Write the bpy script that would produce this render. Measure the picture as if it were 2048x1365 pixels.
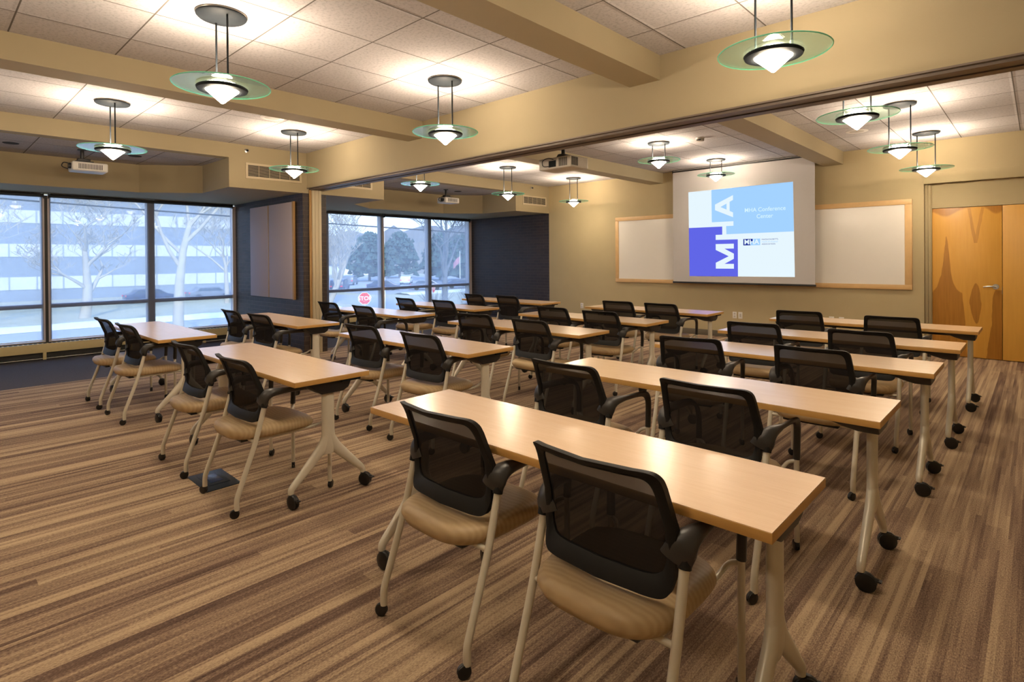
import bpy, bmesh, math, random
from mathutils import Vector, Matrix

for o in list(bpy.data.objects):
    bpy.data.objects.remove(o)
scene = bpy.context.scene
COL = scene.collection
PI = math.pi

# ------------------------------------------------------------------ camera
FPX, CX, CY = 1124.97, 1024.05, 523.74
YAW, PITCH, ROLL, CAMH = 0.7531, -0.0058, -0.0075, 1.445
cy_, sy_ = math.cos(YAW), math.sin(YAW)
r_ = Vector((cy_, sy_, 0)); f_ = Vector((-sy_, cy_, 0)); u_ = Vector((0, 0, 1))
cp, sp = math.cos(PITCH), math.sin(PITCH)
f_, u_ = cp * f_ + sp * u_, cp * u_ - sp * f_
cr, sr = math.cos(ROLL), math.sin(ROLL)
r_, u_ = cr * r_ + sr * u_, cr * u_ - sr * r_
cd = bpy.data.cameras.new('camera')
cam = bpy.data.objects.new('camera', cd); COL.objects.link(cam)
M = Matrix(((r_.x, u_.x, -f_.x, 0), (r_.y, u_.y, -f_.y, 0), (r_.z, u_.z, -f_.z, CAMH), (0, 0, 0, 1)))
cam.matrix_world = M
cd.sensor_width = 36.0
cd.lens = FPX / 2048 * 36.0
cd.shift_x = (1024 - CX) / 2048
cd.shift_y = (CY - 682.5) / 2048
cd.clip_start = 0.05; cd.clip_end = 600
scene.camera = cam

# ------------------------------------------------------------------ world, sun, exposure
w = bpy.data.worlds.new('sky'); scene.world = w; w.use_nodes = True
nt = w.node_tree; nt.nodes.clear()
out = nt.nodes.new('ShaderNodeOutputWorld'); bg = nt.nodes.new('ShaderNodeBackground')
tc = nt.nodes.new('ShaderNodeTexCoord'); sep = nt.nodes.new('ShaderNodeSeparateXYZ')
rmp = nt.nodes.new('ShaderNodeValToRGB')
nt.links.new(tc.outputs['Generated'], sep.inputs[0]); nt.links.new(sep.outputs['Z'], rmp.inputs[0])
rmp.color_ramp.elements[0].position = 0.0; rmp.color_ramp.elements[0].color = (0.80, 0.88, 1.0, 1)
rmp.color_ramp.elements[1].position = 0.5; rmp.color_ramp.elements[1].color = (0.42, 0.60, 1.0, 1)
nt.links.new(rmp.outputs[0], bg.inputs[0]); bg.inputs[1].default_value = 4.4
nt.links.new(bg.outputs[0], out.inputs[0])

sd = bpy.data.lights.new('sun', 'SUN'); sd.energy = 8.0; sd.angle = 0.02; sd.color = (1.0, 0.9, 0.72)
so = bpy.data.objects.new('sun', sd); COL.objects.link(so)
so.rotation_euler = Vector((-0.75, 0.35, -0.45)).to_track_quat('-Z', 'Y').to_euler()

scene.view_settings.view_transform = 'Standard'
scene.view_settings.look = 'None'
scene.view_settings.gamma = 1.0
scene.view_settings.exposure = 0.15
scene.view_settings.use_curve_mapping = False
try:
    scene.cycles.max_bounces = 10; scene.cycles.diffuse_bounces = 6; scene.cycles.transparent_max_bounces = 24
    scene.cycles.sample_clamp_indirect = 6.0; scene.cycles.caustics_reflective = False; scene.cycles.caustics_refractive = False
except Exception:
    pass

LAMP_COLOR = (1.0, 0.80, 0.60)
LAMP_DOWN = 145.0      # radiance of the glowing glass cone
LAMP_UP = 380.0        # radiance of the bulb dome above the disc

# window daylight sampling (portals guide the sky light, they give none themselves)
for (ya, yb) in ((-1.4, 4.1), (4.5, 10.03)):
    ld = bpy.data.lights.new('window_portal', 'AREA'); ld.shape = 'RECTANGLE'
    ld.size = yb - ya; ld.size_y = 2.25; ld.energy = 1
    ld.cycles.is_portal = True
    lo = bpy.data.objects.new('window_portal', ld); COL.objects.link(lo)
    lo.matrix_world = Matrix.Translation((-11.0, (ya + yb) / 2, 1.36)) @ Vector((1, 0, 0)).to_track_quat('-Z', 'Y').to_matrix().to_4x4() @ Matrix.Rotation(0, 4, 'Z')

# ------------------------------------------------------------------ material helpers
def newmat(name):
    m = bpy.data.materials.new(name); m.use_nodes = True
    return m, m.node_tree, m.node_tree.nodes['Principled BSDF']

def N(nt, t, **kw):
    n = nt.nodes.new(t)
    for k, v in kw.items():
        setattr(n, k, v)
    return n

def pmat(name, col, rough=0.5, metal=0.0, var=0.0, vscale=20.0, bump=0.0, bscale=200.0, spec=None, stretch=(1, 1, 1)):
    m, nt, b = newmat(name)
    b.inputs['Base Color'].default_value = (*col, 1)
    b.inputs['Roughness'].default_value = rough
    b.inputs['Metallic'].default_value = metal
    if spec is not None:
        b.inputs['Specular IOR Level'].default_value = spec
    tc = N(nt, 'ShaderNodeTexCoord'); mp = N(nt, 'ShaderNodeMapping'); mp.inputs['Scale'].default_value = stretch
    nt.links.new(tc.outputs['Object'], mp.inputs[0])
    nz = N(nt, 'ShaderNodeTexNoise'); nz.inputs['Scale'].default_value = vscale; nz.inputs['Detail'].default_value = 3
    nt.links.new(mp.outputs[0], nz.inputs[0])
    mx = N(nt, 'ShaderNodeMix', data_type='RGBA')
    mx.inputs[6].default_value = (*[c * (1 - var) for c in col], 1)
    mx.inputs[7].default_value = (*[min(1, c * (1 + var)) for c in col], 1)
    nt.links.new(nz.outputs[0], mx.inputs[0]); nt.links.new(mx.outputs[2], b.inputs['Base Color'])
    if bump:
        n2 = N(nt, 'ShaderNodeTexNoise'); n2.inputs['Scale'].default_value = bscale; n2.inputs['Detail'].default_value = 2
        nt.links.new(tc.outputs['Object'], n2.inputs[0])
        bp = N(nt, 'ShaderNodeBump'); bp.inputs['Strength'].default_value = bump; bp.inputs['Distance'].default_value = 0.01
        nt.links.new(n2.outputs[0], bp.inputs['Height']); nt.links.new(bp.outputs[0], b.inputs['Normal'])
    return m

def emat(name, col, strength):
    m = bpy.data.materials.new(name); m.use_nodes = True; nt = m.node_tree; nt.nodes.clear()
    o = N(nt, 'ShaderNodeOutputMaterial'); e = N(nt, 'ShaderNodeEmission')
    e.inputs[0].default_value = (*col, 1); e.inputs[1].default_value = strength
    nt.links.new(e.outputs[0], o.inputs[0])
    return m

def math_node(nt, op, a, b=None, c=None, clamp=False):
    n = N(nt, 'ShaderNodeMath', operation=op); n.use_clamp = clamp
    for i, v in enumerate((a, b, c)):
        if v is None:
            continue
        if isinstance(v, (int, float)):
            n.inputs[i].default_value = v
        else:
            nt.links.new(v, n.inputs[i])
    return n.outputs[0]

def see_through_mat(name, col, clear, tint=(1, 1, 1), translucent=0.0, rough=0.6, gloss=0.0):
    """a woven or glazed sheet: part of the light passes straight, the rest meets the threads"""
    m = bpy.data.materials.new(name); m.use_nodes = True; nt = m.node_tree; nt.nodes.clear()
    o = N(nt, 'ShaderNodeOutputMaterial'); t = N(nt, 'ShaderNodeBsdfTransparent'); t.inputs[0].default_value = (*tint, 1)
    d = N(nt, 'ShaderNodeBsdfDiffuse'); d.inputs[0].default_value = (*col, 1)
    last = d.outputs[0]
    if translucent > 0:
        tr = N(nt, 'ShaderNodeBsdfTranslucent'); tr.inputs[0].default_value = (*col, 1)
        mx = N(nt, 'ShaderNodeMixShader'); mx.inputs[0].default_value = translucent
        nt.links.new(last, mx.inputs[1]); nt.links.new(tr.outputs[0], mx.inputs[2]); last = mx.outputs[0]
    mx = N(nt, 'ShaderNodeMixShader'); mx.inputs[0].default_value = clear
    nt.links.new(last, mx.inputs[1]); nt.links.new(t.outputs[0], mx.inputs[2]); last = mx.outputs[0]
    if gloss > 0:
        g = N(nt, 'ShaderNodeBsdfGlossy'); g.inputs['Roughness'].default_value = rough
        fr = N(nt, 'ShaderNodeFresnel'); fr.inputs[0].default_value = 1.5
        ml = math_node(nt, 'MULTIPLY', fr.outputs[0], gloss)
        m2 = N(nt, 'ShaderNodeMixShader'); nt.links.new(ml, m2.inputs[0])
        nt.links.new(last, m2.inputs[1]); nt.links.new(g.outputs[0], m2.inputs[2]); last = m2.outputs[0]
    nt.links.new(last, o.inputs[0])
    return m

# ------------------------------------------------------------------ materials
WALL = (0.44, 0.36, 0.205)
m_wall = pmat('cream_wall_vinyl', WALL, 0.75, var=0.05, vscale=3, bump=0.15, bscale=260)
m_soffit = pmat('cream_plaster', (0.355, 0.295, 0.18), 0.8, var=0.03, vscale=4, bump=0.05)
m_under = pmat('grey_painted_soffit', (0.33, 0.30, 0.27), 0.8, var=0.05, vscale=4)
m_metalbeige = pmat('beige_powder_coat', (0.68, 0.63, 0.52), 0.35, 0.1, var=0.03)
m_black = pmat('black_plastic', (0.012, 0.012, 0.013), 0.42, var=0.1, bump=0.05, bscale=400)
m_frame = pmat('black_back_frame', (0.010, 0.010, 0.010), 0.55, var=0.1, bump=0.08, bscale=500, spec=0.25)
m_arm = pmat('grey_black_arm_plastic', (0.030, 0.028, 0.026), 0.38, var=0.1)
m_wheel = pmat('black_rubber', (0.008, 0.008, 0.008), 0.3)
m_edge = pmat('maple_edge_band', (0.60, 0.34, 0.10), 0.4, var=0.08, vscale=30, stretch=(1, 1, 8))
m_dark = pmat('dark_bronze_metal', (0.012, 0.015, 0.018), 0.6, 0.0, spec=0.12)
m_steel = pmat('satin_steel', (0.55, 0.53, 0.5), 0.3, 1.0)
m_darkframe = pmat('window_frame_grey', (0.62, 0.56, 0.58), 0.5, 0.2)
m_head = pmat('window_head_black', (0.02, 0.022, 0.025), 0.5)
m_white = pmat('white_plastic', (0.72, 0.70, 0.66), 0.45, var=0.02)
m_projector = pmat('off_white_casing', (0.50, 0.47, 0.42), 0.5, var=0.04)
m_screen = pmat('grey_screen_fabric', (0.52, 0.50, 0.50), 0.9, var=0.02)
m_board = pmat('whiteboard_enamel', (0.80, 0.77, 0.73), 0.16, var=0.02, vscale=2)
m_boardwood = pmat('maple_board_frame', (0.62, 0.40, 0.18), 0.45, var=0.12, vscale=10, stretch=(1, 1, 1))
m_vent = pmat('cream_vent_metal', (0.50, 0.42, 0.28), 0.5, var=0.02)
m_ventdark = pmat('vent_recess', (0.03, 0.028, 0.025), 0.8)
m_track = pmat('brown_track_metal', (0.17, 0.135, 0.11), 0.5, 0.3)
m_base = pmat('olive_baseboard', (0.12, 0.10, 0.065), 0.6)
m_fabricpanel = pmat('lilac_grey_tack_fabric', (0.50, 0.43, 0.46), 0.95, var=0.05, vscale=90, bump=0.2, bscale=600)
m_striplight = pmat('maple_strip', (0.42, 0.25, 0.10), 0.5, var=0.1)
m_heater = pmat('cream_convector', (0.72, 0.58, 0.30), 0.6, var=0.03)
m_hatch = pmat('dark_blue_steel', (0.045, 0.06, 0.085), 0.35, 0.6)
m_snow = pmat('snow', (0.80, 0.82, 0.86), 0.9, var=0.05)
m_cone = emat('lit_opal_cone', (1.0, 0.82, 0.60), LAMP_DOWN)
m_dome = emat('lit_bulb_dome', LAMP_COLOR, LAMP_UP)
m_disc = see_through_mat('green_glass_disc', (0.60, 0.82, 0.72), 0.80, (0.86, 0.98, 0.92), 0.5, 0.08, 1.0)
m_rim = pmat('edge_lit_green_rim', (0.22, 0.85, 0.60), 0.15)  # edge-lit glow of the glass painted in as bright green
m_glass = see_through_mat('window_glass', (0.5, 0.6, 0.7), 0.97, (0.93, 0.97, 1.0), 0.0, 0.02, 0.5)
m_shade = see_through_mat('solar_shade_mesh', (0.42, 0.47, 0.54), 0.62, (0.92, 0.95, 1.0), 0.85)
m_mesh = see_through_mat('black_chair_mesh', (0.020, 0.017, 0.016), 0.055, (1, 1, 1), 0.3)

def maple_top():
    m, nt, b = newmat('maple_laminate')
    tc = N(nt, 'ShaderNodeTexCoord'); mp = N(nt, 'ShaderNodeMapping'); mp.inputs['Scale'].default_value = (2.2, 26, 26)
    oi = N(nt, 'ShaderNodeObjectInfo')
    nt.links.new(tc.outputs['Object'], mp.inputs[0])
    ad = N(nt, 'ShaderNodeVectorMath', operation='ADD'); nt.links.new(mp.outputs[0], ad.inputs[0]); nt.links.new(oi.outputs['Location'], ad.inputs[1])
    nz = N(nt, 'ShaderNodeTexNoise'); nz.inputs['Scale'].default_value = 2.0; nz.inputs['Detail'].default_value = 5; nz.inputs['Roughness'].default_value = 0.65
    nt.links.new(ad.outputs[0], nz.inputs[0])
    rp = N(nt, 'ShaderNodeValToRGB'); e = rp.color_ramp.elements
    e[0].position = 0.3; e[0].color = (0.82, 0.575, 0.38, 1); e[1].position = 0.7; e[1].color = (0.87, 0.63, 0.43, 1)
    nt.links.new(nz.outputs[0], rp.inputs[0]); nt.links.new(rp.outputs[0], b.inputs['Base Color'])
    b.inputs['Roughness'].default_value = 0.24; b.inputs['Coat Weight'].default_value = 0.75; b.inputs['Coat Roughness'].default_value = 0.24
    return m
m_top = maple_top()

def seat_mat():
    m, nt, b = newmat('tan_striped_vinyl')
    tc = N(nt, 'ShaderNodeTexCoord')
    wv = N(nt, 'ShaderNodeTexWave'); wv.bands_direction = 'Y'; wv.inputs['Scale'].default_value = 14
    wv.inputs['Distortion'].default_value = 6; wv.inputs['Detail'].default_value = 2; wv.inputs['Detail Scale'].default_value = 0.6
    nt.links.new(tc.outputs['Object'], wv.inputs[0])
    rp = N(nt, 'ShaderNodeValToRGB'); e = rp.color_ramp.elements
    e[0].color = (0.42, 0.295, 0.15, 1); e[1].color = (0.48, 0.345, 0.185, 1)
    nt.links.new(wv.outputs[1], rp.inputs[0]); nt.links.new(rp.outputs[0], b.inputs['Base Color'])
    b.inputs['Roughness'].default_value = 0.5
    return m
m_seat = seat_mat()

def carpet_mat():
    m, nt, b = newmat('striped_carpet')
    tc = N(nt, 'ShaderNodeTexCoord'); sp = N(nt, 'ShaderNodeSeparateXYZ'); nt.links.new(tc.outputs['Object'], sp.inputs[0])
    X, Y = sp.outputs['X'], sp.outputs['Y']
    cm = N(nt, 'ShaderNodeCombineXYZ')
    def cells(wd, seg, k):
        c = math_node(nt, 'FLOOR', math_node(nt, 'DIVIDE', X, wd))
        wn = N(nt, 'ShaderNodeTexWhiteNoise', noise_dimensions='1D'); nt.links.new(math_node(nt, 'ADD', c, k), wn.inputs['W'])
        s = math_node(nt, 'FLOOR', math_node(nt, 'ADD', math_node(nt, 'DIVIDE', Y, seg), math_node(nt, 'MULTIPLY', wn.outputs['Value'], 17)))
        cv = N(nt, 'ShaderNodeCombineXYZ'); nt.links.new(c, cv.inputs[0]); nt.links.new(s, cv.inputs[1]); cv.inputs[2].default_value = k
        w2 = N(nt, 'ShaderNodeTexWhiteNoise', noise_dimensions='3D'); nt.links.new(cv.outputs[0], w2.inputs['Vector'])
        return w2.outputs['Value']
    def streak(wd, freq, k):
        c = math_node(nt, 'FLOOR', math_node(nt, 'DIVIDE', X, wd))
        cv = N(nt, 'ShaderNodeCombineXYZ'); nt.links.new(math_node(nt, 'MULTIPLY', c, 7.31), cv.inputs[0]); nt.links.new(math_node(nt, 'MULTIPLY', Y, freq), cv.inputs[1]); cv.inputs[2].default_value = k
        nn = N(nt, 'ShaderNodeTexNoise'); nn.inputs['Scale'].default_value = 1.0; nn.inputs['Detail'].default_value = 1; nt.links.new(cv.outputs[0], nn.inputs[0])
        return nn.outputs[0]
    a = cells(0.071, 5.5, 1.0); bb = cells(0.0235, 3.4, 5.0); c = cells(0.0118, 0.9, 9.0)
    mp = N(nt, 'ShaderNodeMapping'); mp.inputs['Scale'].default_value = (9, 0.35, 1); nt.links.new(tc.outputs['Object'], mp.inputs[0])
    nz = N(nt, 'ShaderNodeTexNoise'); nz.inputs['Scale'].default_value = 1.0; nz.inputs['Detail'].default_value = 2; nt.links.new(mp.outputs[0], nz.inputs[0])
    v = math_node(nt, 'MULTIPLY', a, 0.24)
    v = math_node(nt, 'ADD', v, math_node(nt, 'MULTIPLY', bb, 0.17))
    v = math_node(nt, 'ADD', v, math_node(nt, 'MULTIPLY', c, 0.10))
    v = math_node(nt, 'ADD', v, math_node(nt, 'MULTIPLY', streak(0.0235, 0.9, 3.0), 0.42))
    v = math_node(nt, 'ADD', v, math_node(nt, 'MULTIPLY', streak(0.0094, 1.6, 8.0), 0.22))
    v = math_node(nt, 'ADD', v, math_node(nt, 'MULTIPLY', nz.outputs[0], 0.20))
    fz = N(nt, 'ShaderNodeTexNoise'); fz.inputs['Scale'].default_value = 170; fz.inputs['Detail'].default_value = 2
    mp2 = N(nt, 'ShaderNodeMapping'); mp2.inputs['Scale'].default_value = (1.4, 0.55, 1); nt.links.new(tc.outputs['Object'], mp2.inputs[0]); nt.links.new(mp2.outputs[0], fz.inputs[0])
    v = math_node(nt, 'ADD', v, math_node(nt, 'MULTIPLY', math_node(nt, 'SUBTRACT', fz.outputs[0], 0.5), 0.55))
    rp = N(nt, 'ShaderNodeValToRGB'); e = rp.color_ramp.elements
    e[0].position = 0.30; e[0].color = (0.058, 0.035, 0.027, 1)
    e[1].position = 0.88; e[1].color = (0.48, 0.355, 0.225, 1)
    k = rp.color_ramp.elements.new(0.50); k.color = (0.130, 0.082, 0.060, 1)
    k = rp.color_ramp.elements.new(0.63); k.color = (0.225, 0.150, 0.103, 1)
    nt.links.new(v, rp.inputs[0])
    # plain dark strip along the windows
    jag = math_node(nt, 'MULTIPLY', math_node(nt, 'SUBTRACT', bb, 0.5), 0.05)
    mask = math_node(nt, 'LESS_THAN', math_node(nt, 'ADD', X, jag), -8.5)
    n3 = N(nt, 'ShaderNodeTexNoise'); n3.inputs['Scale'].default_value = 60; nt.links.new(tc.outputs['Object'], n3.inputs[0])
    mp3 = N(nt, 'ShaderNodeMix', data_type='RGBA'); mp3.inputs[6].default_value = (0.060, 0.055, 0.058, 1); mp3.inputs[7].default_value = (0.105, 0.095, 0.10, 1)
    nt.links.new(n3.outputs[0], mp3.inputs[0])
    mx = N(nt, 'ShaderNodeMix', data_type='RGBA'); nt.links.new(mask, mx.inputs[0]); nt.links.new(rp.outputs[0], mx.inputs[6]); nt.links.new(mp3.outputs[2], mx.inputs[7])
    nt.links.new(mx.outputs[2], b.inputs['Base Color'])
    b.inputs['Roughness'].default_value = 0.95; b.inputs['Specular IOR Level'].default_value = 0.15
    bp = N(nt, 'ShaderNodeBump'); bp.inputs['Strength'].default_value = 0.5; bp.inputs['Distance'].default_value = 0.006
    nt.links.new(v, bp.inputs['Height']); nt.links.new(bp.outputs[0], b.inputs['Normal'])
    return m
m_carpet = carpet_mat()

def tile_mat():
    m, nt, b = newmat('ceiling_tiles')
    tc = N(nt, 'ShaderNodeTexCoord'); sp = N(nt, 'ShaderNodeSeparateXYZ'); nt.links.new(tc.outputs['Object'], sp.inputs[0])
    def line(v, pitch, wd):
        p = math_node(nt, 'PINGPONG', v, pitch / 2)      # distance to nearest grid line
        return math_node(nt, 'LESS_THAN', p, wd), p
    lx, px = line(sp.outputs['X'], 0.61, 0.005); ly, py = line(sp.outputs['Y'], 0.637, 0.005)
    ln = math_node(nt, 'MAXIMUM', lx, ly)
    nz = N(nt, 'ShaderNodeTexNoise'); nz.inputs['Scale'].default_value = 45; nz.inputs['Detail'].default_value = 4; nz.inputs['Roughness'].default_value = 0.7
    nt.links.new(tc.outputs['Object'], nz.inputs[0])
    rp = N(nt, 'ShaderNodeValToRGB'); e = rp.color_ramp.elements
    e[0].position = 0.30; e[0].color = (0.33, 0.315, 0.315, 1); e[1].position = 0.52; e[1].color = (0.47, 0.45, 0.45, 1)
    nt.links.new(nz.outputs[0], rp.inputs[0])
    mx = N(nt, 'ShaderNodeMix', data_type='RGBA'); nt.links.new(ln, mx.inputs[0]); nt.links.new(rp.outputs[0], mx.inputs[6]); mx.inputs[7].default_value = (0.13, 0.115, 0.10, 1)
    nt.links.new(mx.outputs[2], b.inputs['Base Color'])
    h = math_node(nt, 'MINIMUM', math_node(nt, 'MULTIPLY', math_node(nt, 'MINIMUM', px, py), 40, clamp=True), 1.0)
    hh = math_node(nt, 'ADD', math_node(nt, 'MULTIPLY', h, -1.0), math_node(nt, 'MULTIPLY', nz.outputs[0], -0.35))
    bp = N(nt, 'ShaderNodeBump'); bp.inputs['Strength'].default_value = 0.5; bp.inputs['Distance'].default_value = 0.01
    nt.links.new(hh, bp.inputs['Height']); nt.links.new(bp.outputs[0], b.inputs['Normal'])
    b.inputs['Roughness'].default_value = 0.9; b.inputs['Specular IOR Level'].default_value = 0.2
    return m
m_tile = tile_mat()

def brick_mat():
    m, nt, b = newmat('dark_brown_brick')
    tc = N(nt, 'ShaderNodeTexCoord'); sp = N(nt, 'ShaderNodeSeparateXYZ'); nt.links.new(tc.outputs['Object'], sp.inputs[0])
    cb = N(nt, 'ShaderNodeCombineXYZ'); nt.links.new(math_node(nt, 'ADD', sp.outputs['X'], sp.outputs['Y']), cb.inputs[0]); nt.links.new(sp.outputs['Z'], cb.inputs[1])
    br = N(nt, 'ShaderNodeTexBrick'); br.inputs['Scale'].default_value = 1.0
    br.inputs['Brick Width'].default_value = 0.205; br.inputs['Row Height'].default_value = 0.067; br.inputs['Mortar Size'].default_value = 0.005
    br.inputs['Mortar Smooth'].default_value = 0.3
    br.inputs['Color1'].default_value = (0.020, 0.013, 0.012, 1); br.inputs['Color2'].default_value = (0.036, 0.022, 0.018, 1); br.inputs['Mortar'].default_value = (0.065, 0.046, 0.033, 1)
    nt.links.new(cb.outputs[0], br.inputs[0]); nt.links.new(br.outputs[0], b.inputs['Base Color'])
    bp = N(nt, 'ShaderNodeBump'); bp.inputs['Strength'].default_value = 0.6; bp.inputs['Distance'].default_value = 0.008; bp.invert = True
    nt.links.new(br.outputs['Fac'], bp.inputs['Height']); nt.links.new(bp.outputs[0], b.inputs['Normal'])
    b.inputs['Roughness'].default_value = 0.55
    return m
m_brick = brick_mat()

def door_mat():
    """honey maple veneer with dark heartwood cathedrals; object x 0..0.766, z 0..2.11"""
    m, nt, b = newmat('figured_maple_door')
    tc = N(nt, 'ShaderNodeTexCoord'); sp = N(nt, 'ShaderNodeSeparateXYZ'); nt.links.new(tc.outputs['Object'], sp.inputs[0])
    nz = N(nt, 'ShaderNodeTexNoise'); nz.inputs['Scale'].default_value = 3.2; nz.inputs['Detail'].default_value = 3; nt.links.new(tc.outputs['Object'], nz.inputs[0])
    dn = math_node(nt, 'MULTIPLY', math_node(nt, 'SUBTRACT', nz.outputs[0], 0.5), 0.10)
    U = math_node(nt, 'ADD', math_node(nt, 'DIVIDE', sp.outputs['X'], 0.766), math_node(nt, 'MULTIPLY', dn, 0.6))
    V = math_node(nt, 'DIVIDE', sp.outputs['Z'], 2.11)
    def gauss(u0, s, amp):
        d = math_node(nt, 'DIVIDE', math_node(nt, 'SUBTRACT', U, u0), s)
        return math_node(nt, 'MULTIPLY', math_node(nt, 'EXPONENT', math_node(nt, 'MULTIPLY', math_node(nt, 'MULTIPLY', d, d), -1)), amp)
    def sstep(v, a, bb):
        mr = N(nt, 'ShaderNodeMapRange', interpolation_type='SMOOTHSTEP'); nt.links.new(v, mr.inputs[0])
        mr.inputs[1].default_value = a; mr.inputs[2].default_value = bb
        return mr.outputs[0]
    hl = math_node(nt, 'ADD', math_node(nt, 'MULTIPLY', sstep(U, 0.53, 0.44), 0.43), math_node(nt, 'ADD', gauss(0.21, 0.05, 0.25), gauss(0.21, 0.13, 0.14)))
    hr = math_node(nt, 'MULTIPLY', sstep(U, 0.77, 0.92), 0.46)
    hm = math_node(nt, 'SUBTRACT', math_node(nt, 'ADD', hl, hr), 0.01)
    low = sstep(math_node(nt, 'SUBTRACT', math_node(nt, 'ADD', hm, dn), V), -0.006, 0.006)
    # lens shape in the middle
    d1 = math_node(nt, 'DIVIDE', math_node(nt, 'SUBTRACT', U, 0.635), 0.085); d2 = math_node(nt, 'DIVIDE', math_node(nt, 'SUBTRACT', V, 0.36), 0.135)
    lens = sstep(math_node(nt, 'SUBTRACT', 1.0, math_node(nt, 'ADD', math_node(nt, 'MULTIPLY', d1, d1), math_node(nt, 'ABSOLUTE', d2))), -0.03, 0.05)
    top1 = sstep(math_node(nt, 'SUBTRACT', math_node(nt, 'ADD', V, math_node(nt, 'ADD', gauss(0.2, 0.2, 0.055), gauss(0.93, 0.12, 0.05))), 1.0), -0.01, 0.01)
    vd = math_node(nt, 'ABSOLUTE', math_node(nt, 'SUBTRACT', math_node(nt, 'ABSOLUTE', math_node(nt, 'SUBTRACT', U, 0.64)), math_node(nt, 'MULTIPLY', math_node(nt, 'SUBTRACT', V, 0.76), 0.42)))
    vv = math_node(nt, 'MULTIPLY', math_node(nt, 'LESS_THAN', vd, 0.022), math_node(nt, 'GREATER_THAN', V, 0.76))
    mask = math_node(nt, 'MAXIMUM', math_node(nt, 'MAXIMUM', low, lens), math_node(nt, 'MAXIMUM', top1, math_node(nt, 'MULTIPLY', vv, 0.6)))
    mpg = N(nt, 'ShaderNodeMapping'); mpg.inputs['Scale'].default_value = (26, 1, 1.6); nt.links.new(tc.outputs['Object'], mpg.inputs[0])
    gr = N(nt, 'ShaderNodeTexNoise'); gr.inputs['Scale'].default_value = 1.5; gr.inputs['Detail'].default_value = 4; nt.links.new(mpg.outputs[0], gr.inputs[0])
    light = N(nt, 'ShaderNodeMix', data_type='RGBA'); light.inputs[6].default_value = (0.62, 0.31, 0.045, 1); light.inputs[7].default_value = (0.72, 0.39, 0.07, 1)
    dark = N(nt, 'ShaderNodeMix', data_type='RGBA'); dark.inputs[6].default_value = (0.30, 0.125, 0.016, 1); dark.inputs[7].default_value = (0.52, 0.24, 0.035, 1)
    nt.links.new(gr.outputs[0], light.inputs[0]); nt.links.new(gr.outputs[0], dark.inputs[0])
    mx = N(nt, 'ShaderNodeMix', data_type='RGBA'); nt.links.new(mask, mx.inputs[0]); nt.links.new(light.outputs[2], mx.inputs[6]); nt.links.new(dark.outputs[2], mx.inputs[7])
    nt.links.new(mx.outputs[2], b.inputs['Base Color']); b.inputs['Roughness'].default_value = 0.4
    return m
m_door = door_mat()
m_doorplain = pmat('plain_maple_veneer', (0.66, 0.35, 0.06), 0.4, var=0.10, vscale=2.0, stretch=(14, 1, 1))

# outdoors
m_grass = pmat('winter_grass', (0.42, 0.40, 0.28), 0.95, var=0.25, vscale=0.25)
m_road = pmat('pale_asphalt', (0.36, 0.37, 0.40), 0.9, var=0.12, vscale=0.4, stretch=(4, 0.3, 1))
m_facade = pmat('blue_grey_precast', (0.22, 0.255, 0.31), 0.8, var=0.15, vscale=0.3)
m_band = pmat('bright_ribbon_glass', (0.55, 0.57, 0.60), 0.5, var=0.15, vscale=0.25)
m_mull = pmat('ribbon_mullion', (0.30, 0.34, 0.40), 0.6)
m_bark = pmat('sunlit_bark', (0.42, 0.39, 0.33), 0.9, var=0.3, vscale=1.5)
m_barkdark = pmat('grey_bark', (0.13, 0.14, 0.16), 0.9, var=0.3, vscale=1.5)
m_hill = pmat('bare_wooded_hill', (0.20, 0.19, 0.18), 1.0, var=0.45, vscale=0.10, stretch=(1, 1, 2))
m_ever = pmat('evergreen_foliage', (0.045, 0.085, 0.075), 1.0, var=0.5, vscale=0.6)
m_flag = pmat('faded_flag_red', (0.50, 0.22, 0.27), 0.8)
m_red = pmat('sign_red', (0.70, 0.03, 0.04), 0.5)
m_signwhite = pmat('sign_white', (0.85, 0.85, 0.85), 0.5)
m_pole = pmat('galvanised_pole', (0.55, 0.57, 0.6), 0.5, 0.3)
m_carblue = pmat('dark_blue_car_paint', (0.03, 0.045, 0.10), 0.25)
m_cargrey = pmat('grey_car_paint', (0.16, 0.18, 0.22), 0.25)
m_carwhite = pmat('white_car_paint', (0.75, 0.76, 0.78), 0.3)
m_carglass = pmat('car_glass', (0.05, 0.07, 0.10), 0.1)
m_tail = pmat('red_tail_lamp', (0.8, 0.02, 0.06), 0.3)

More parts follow.
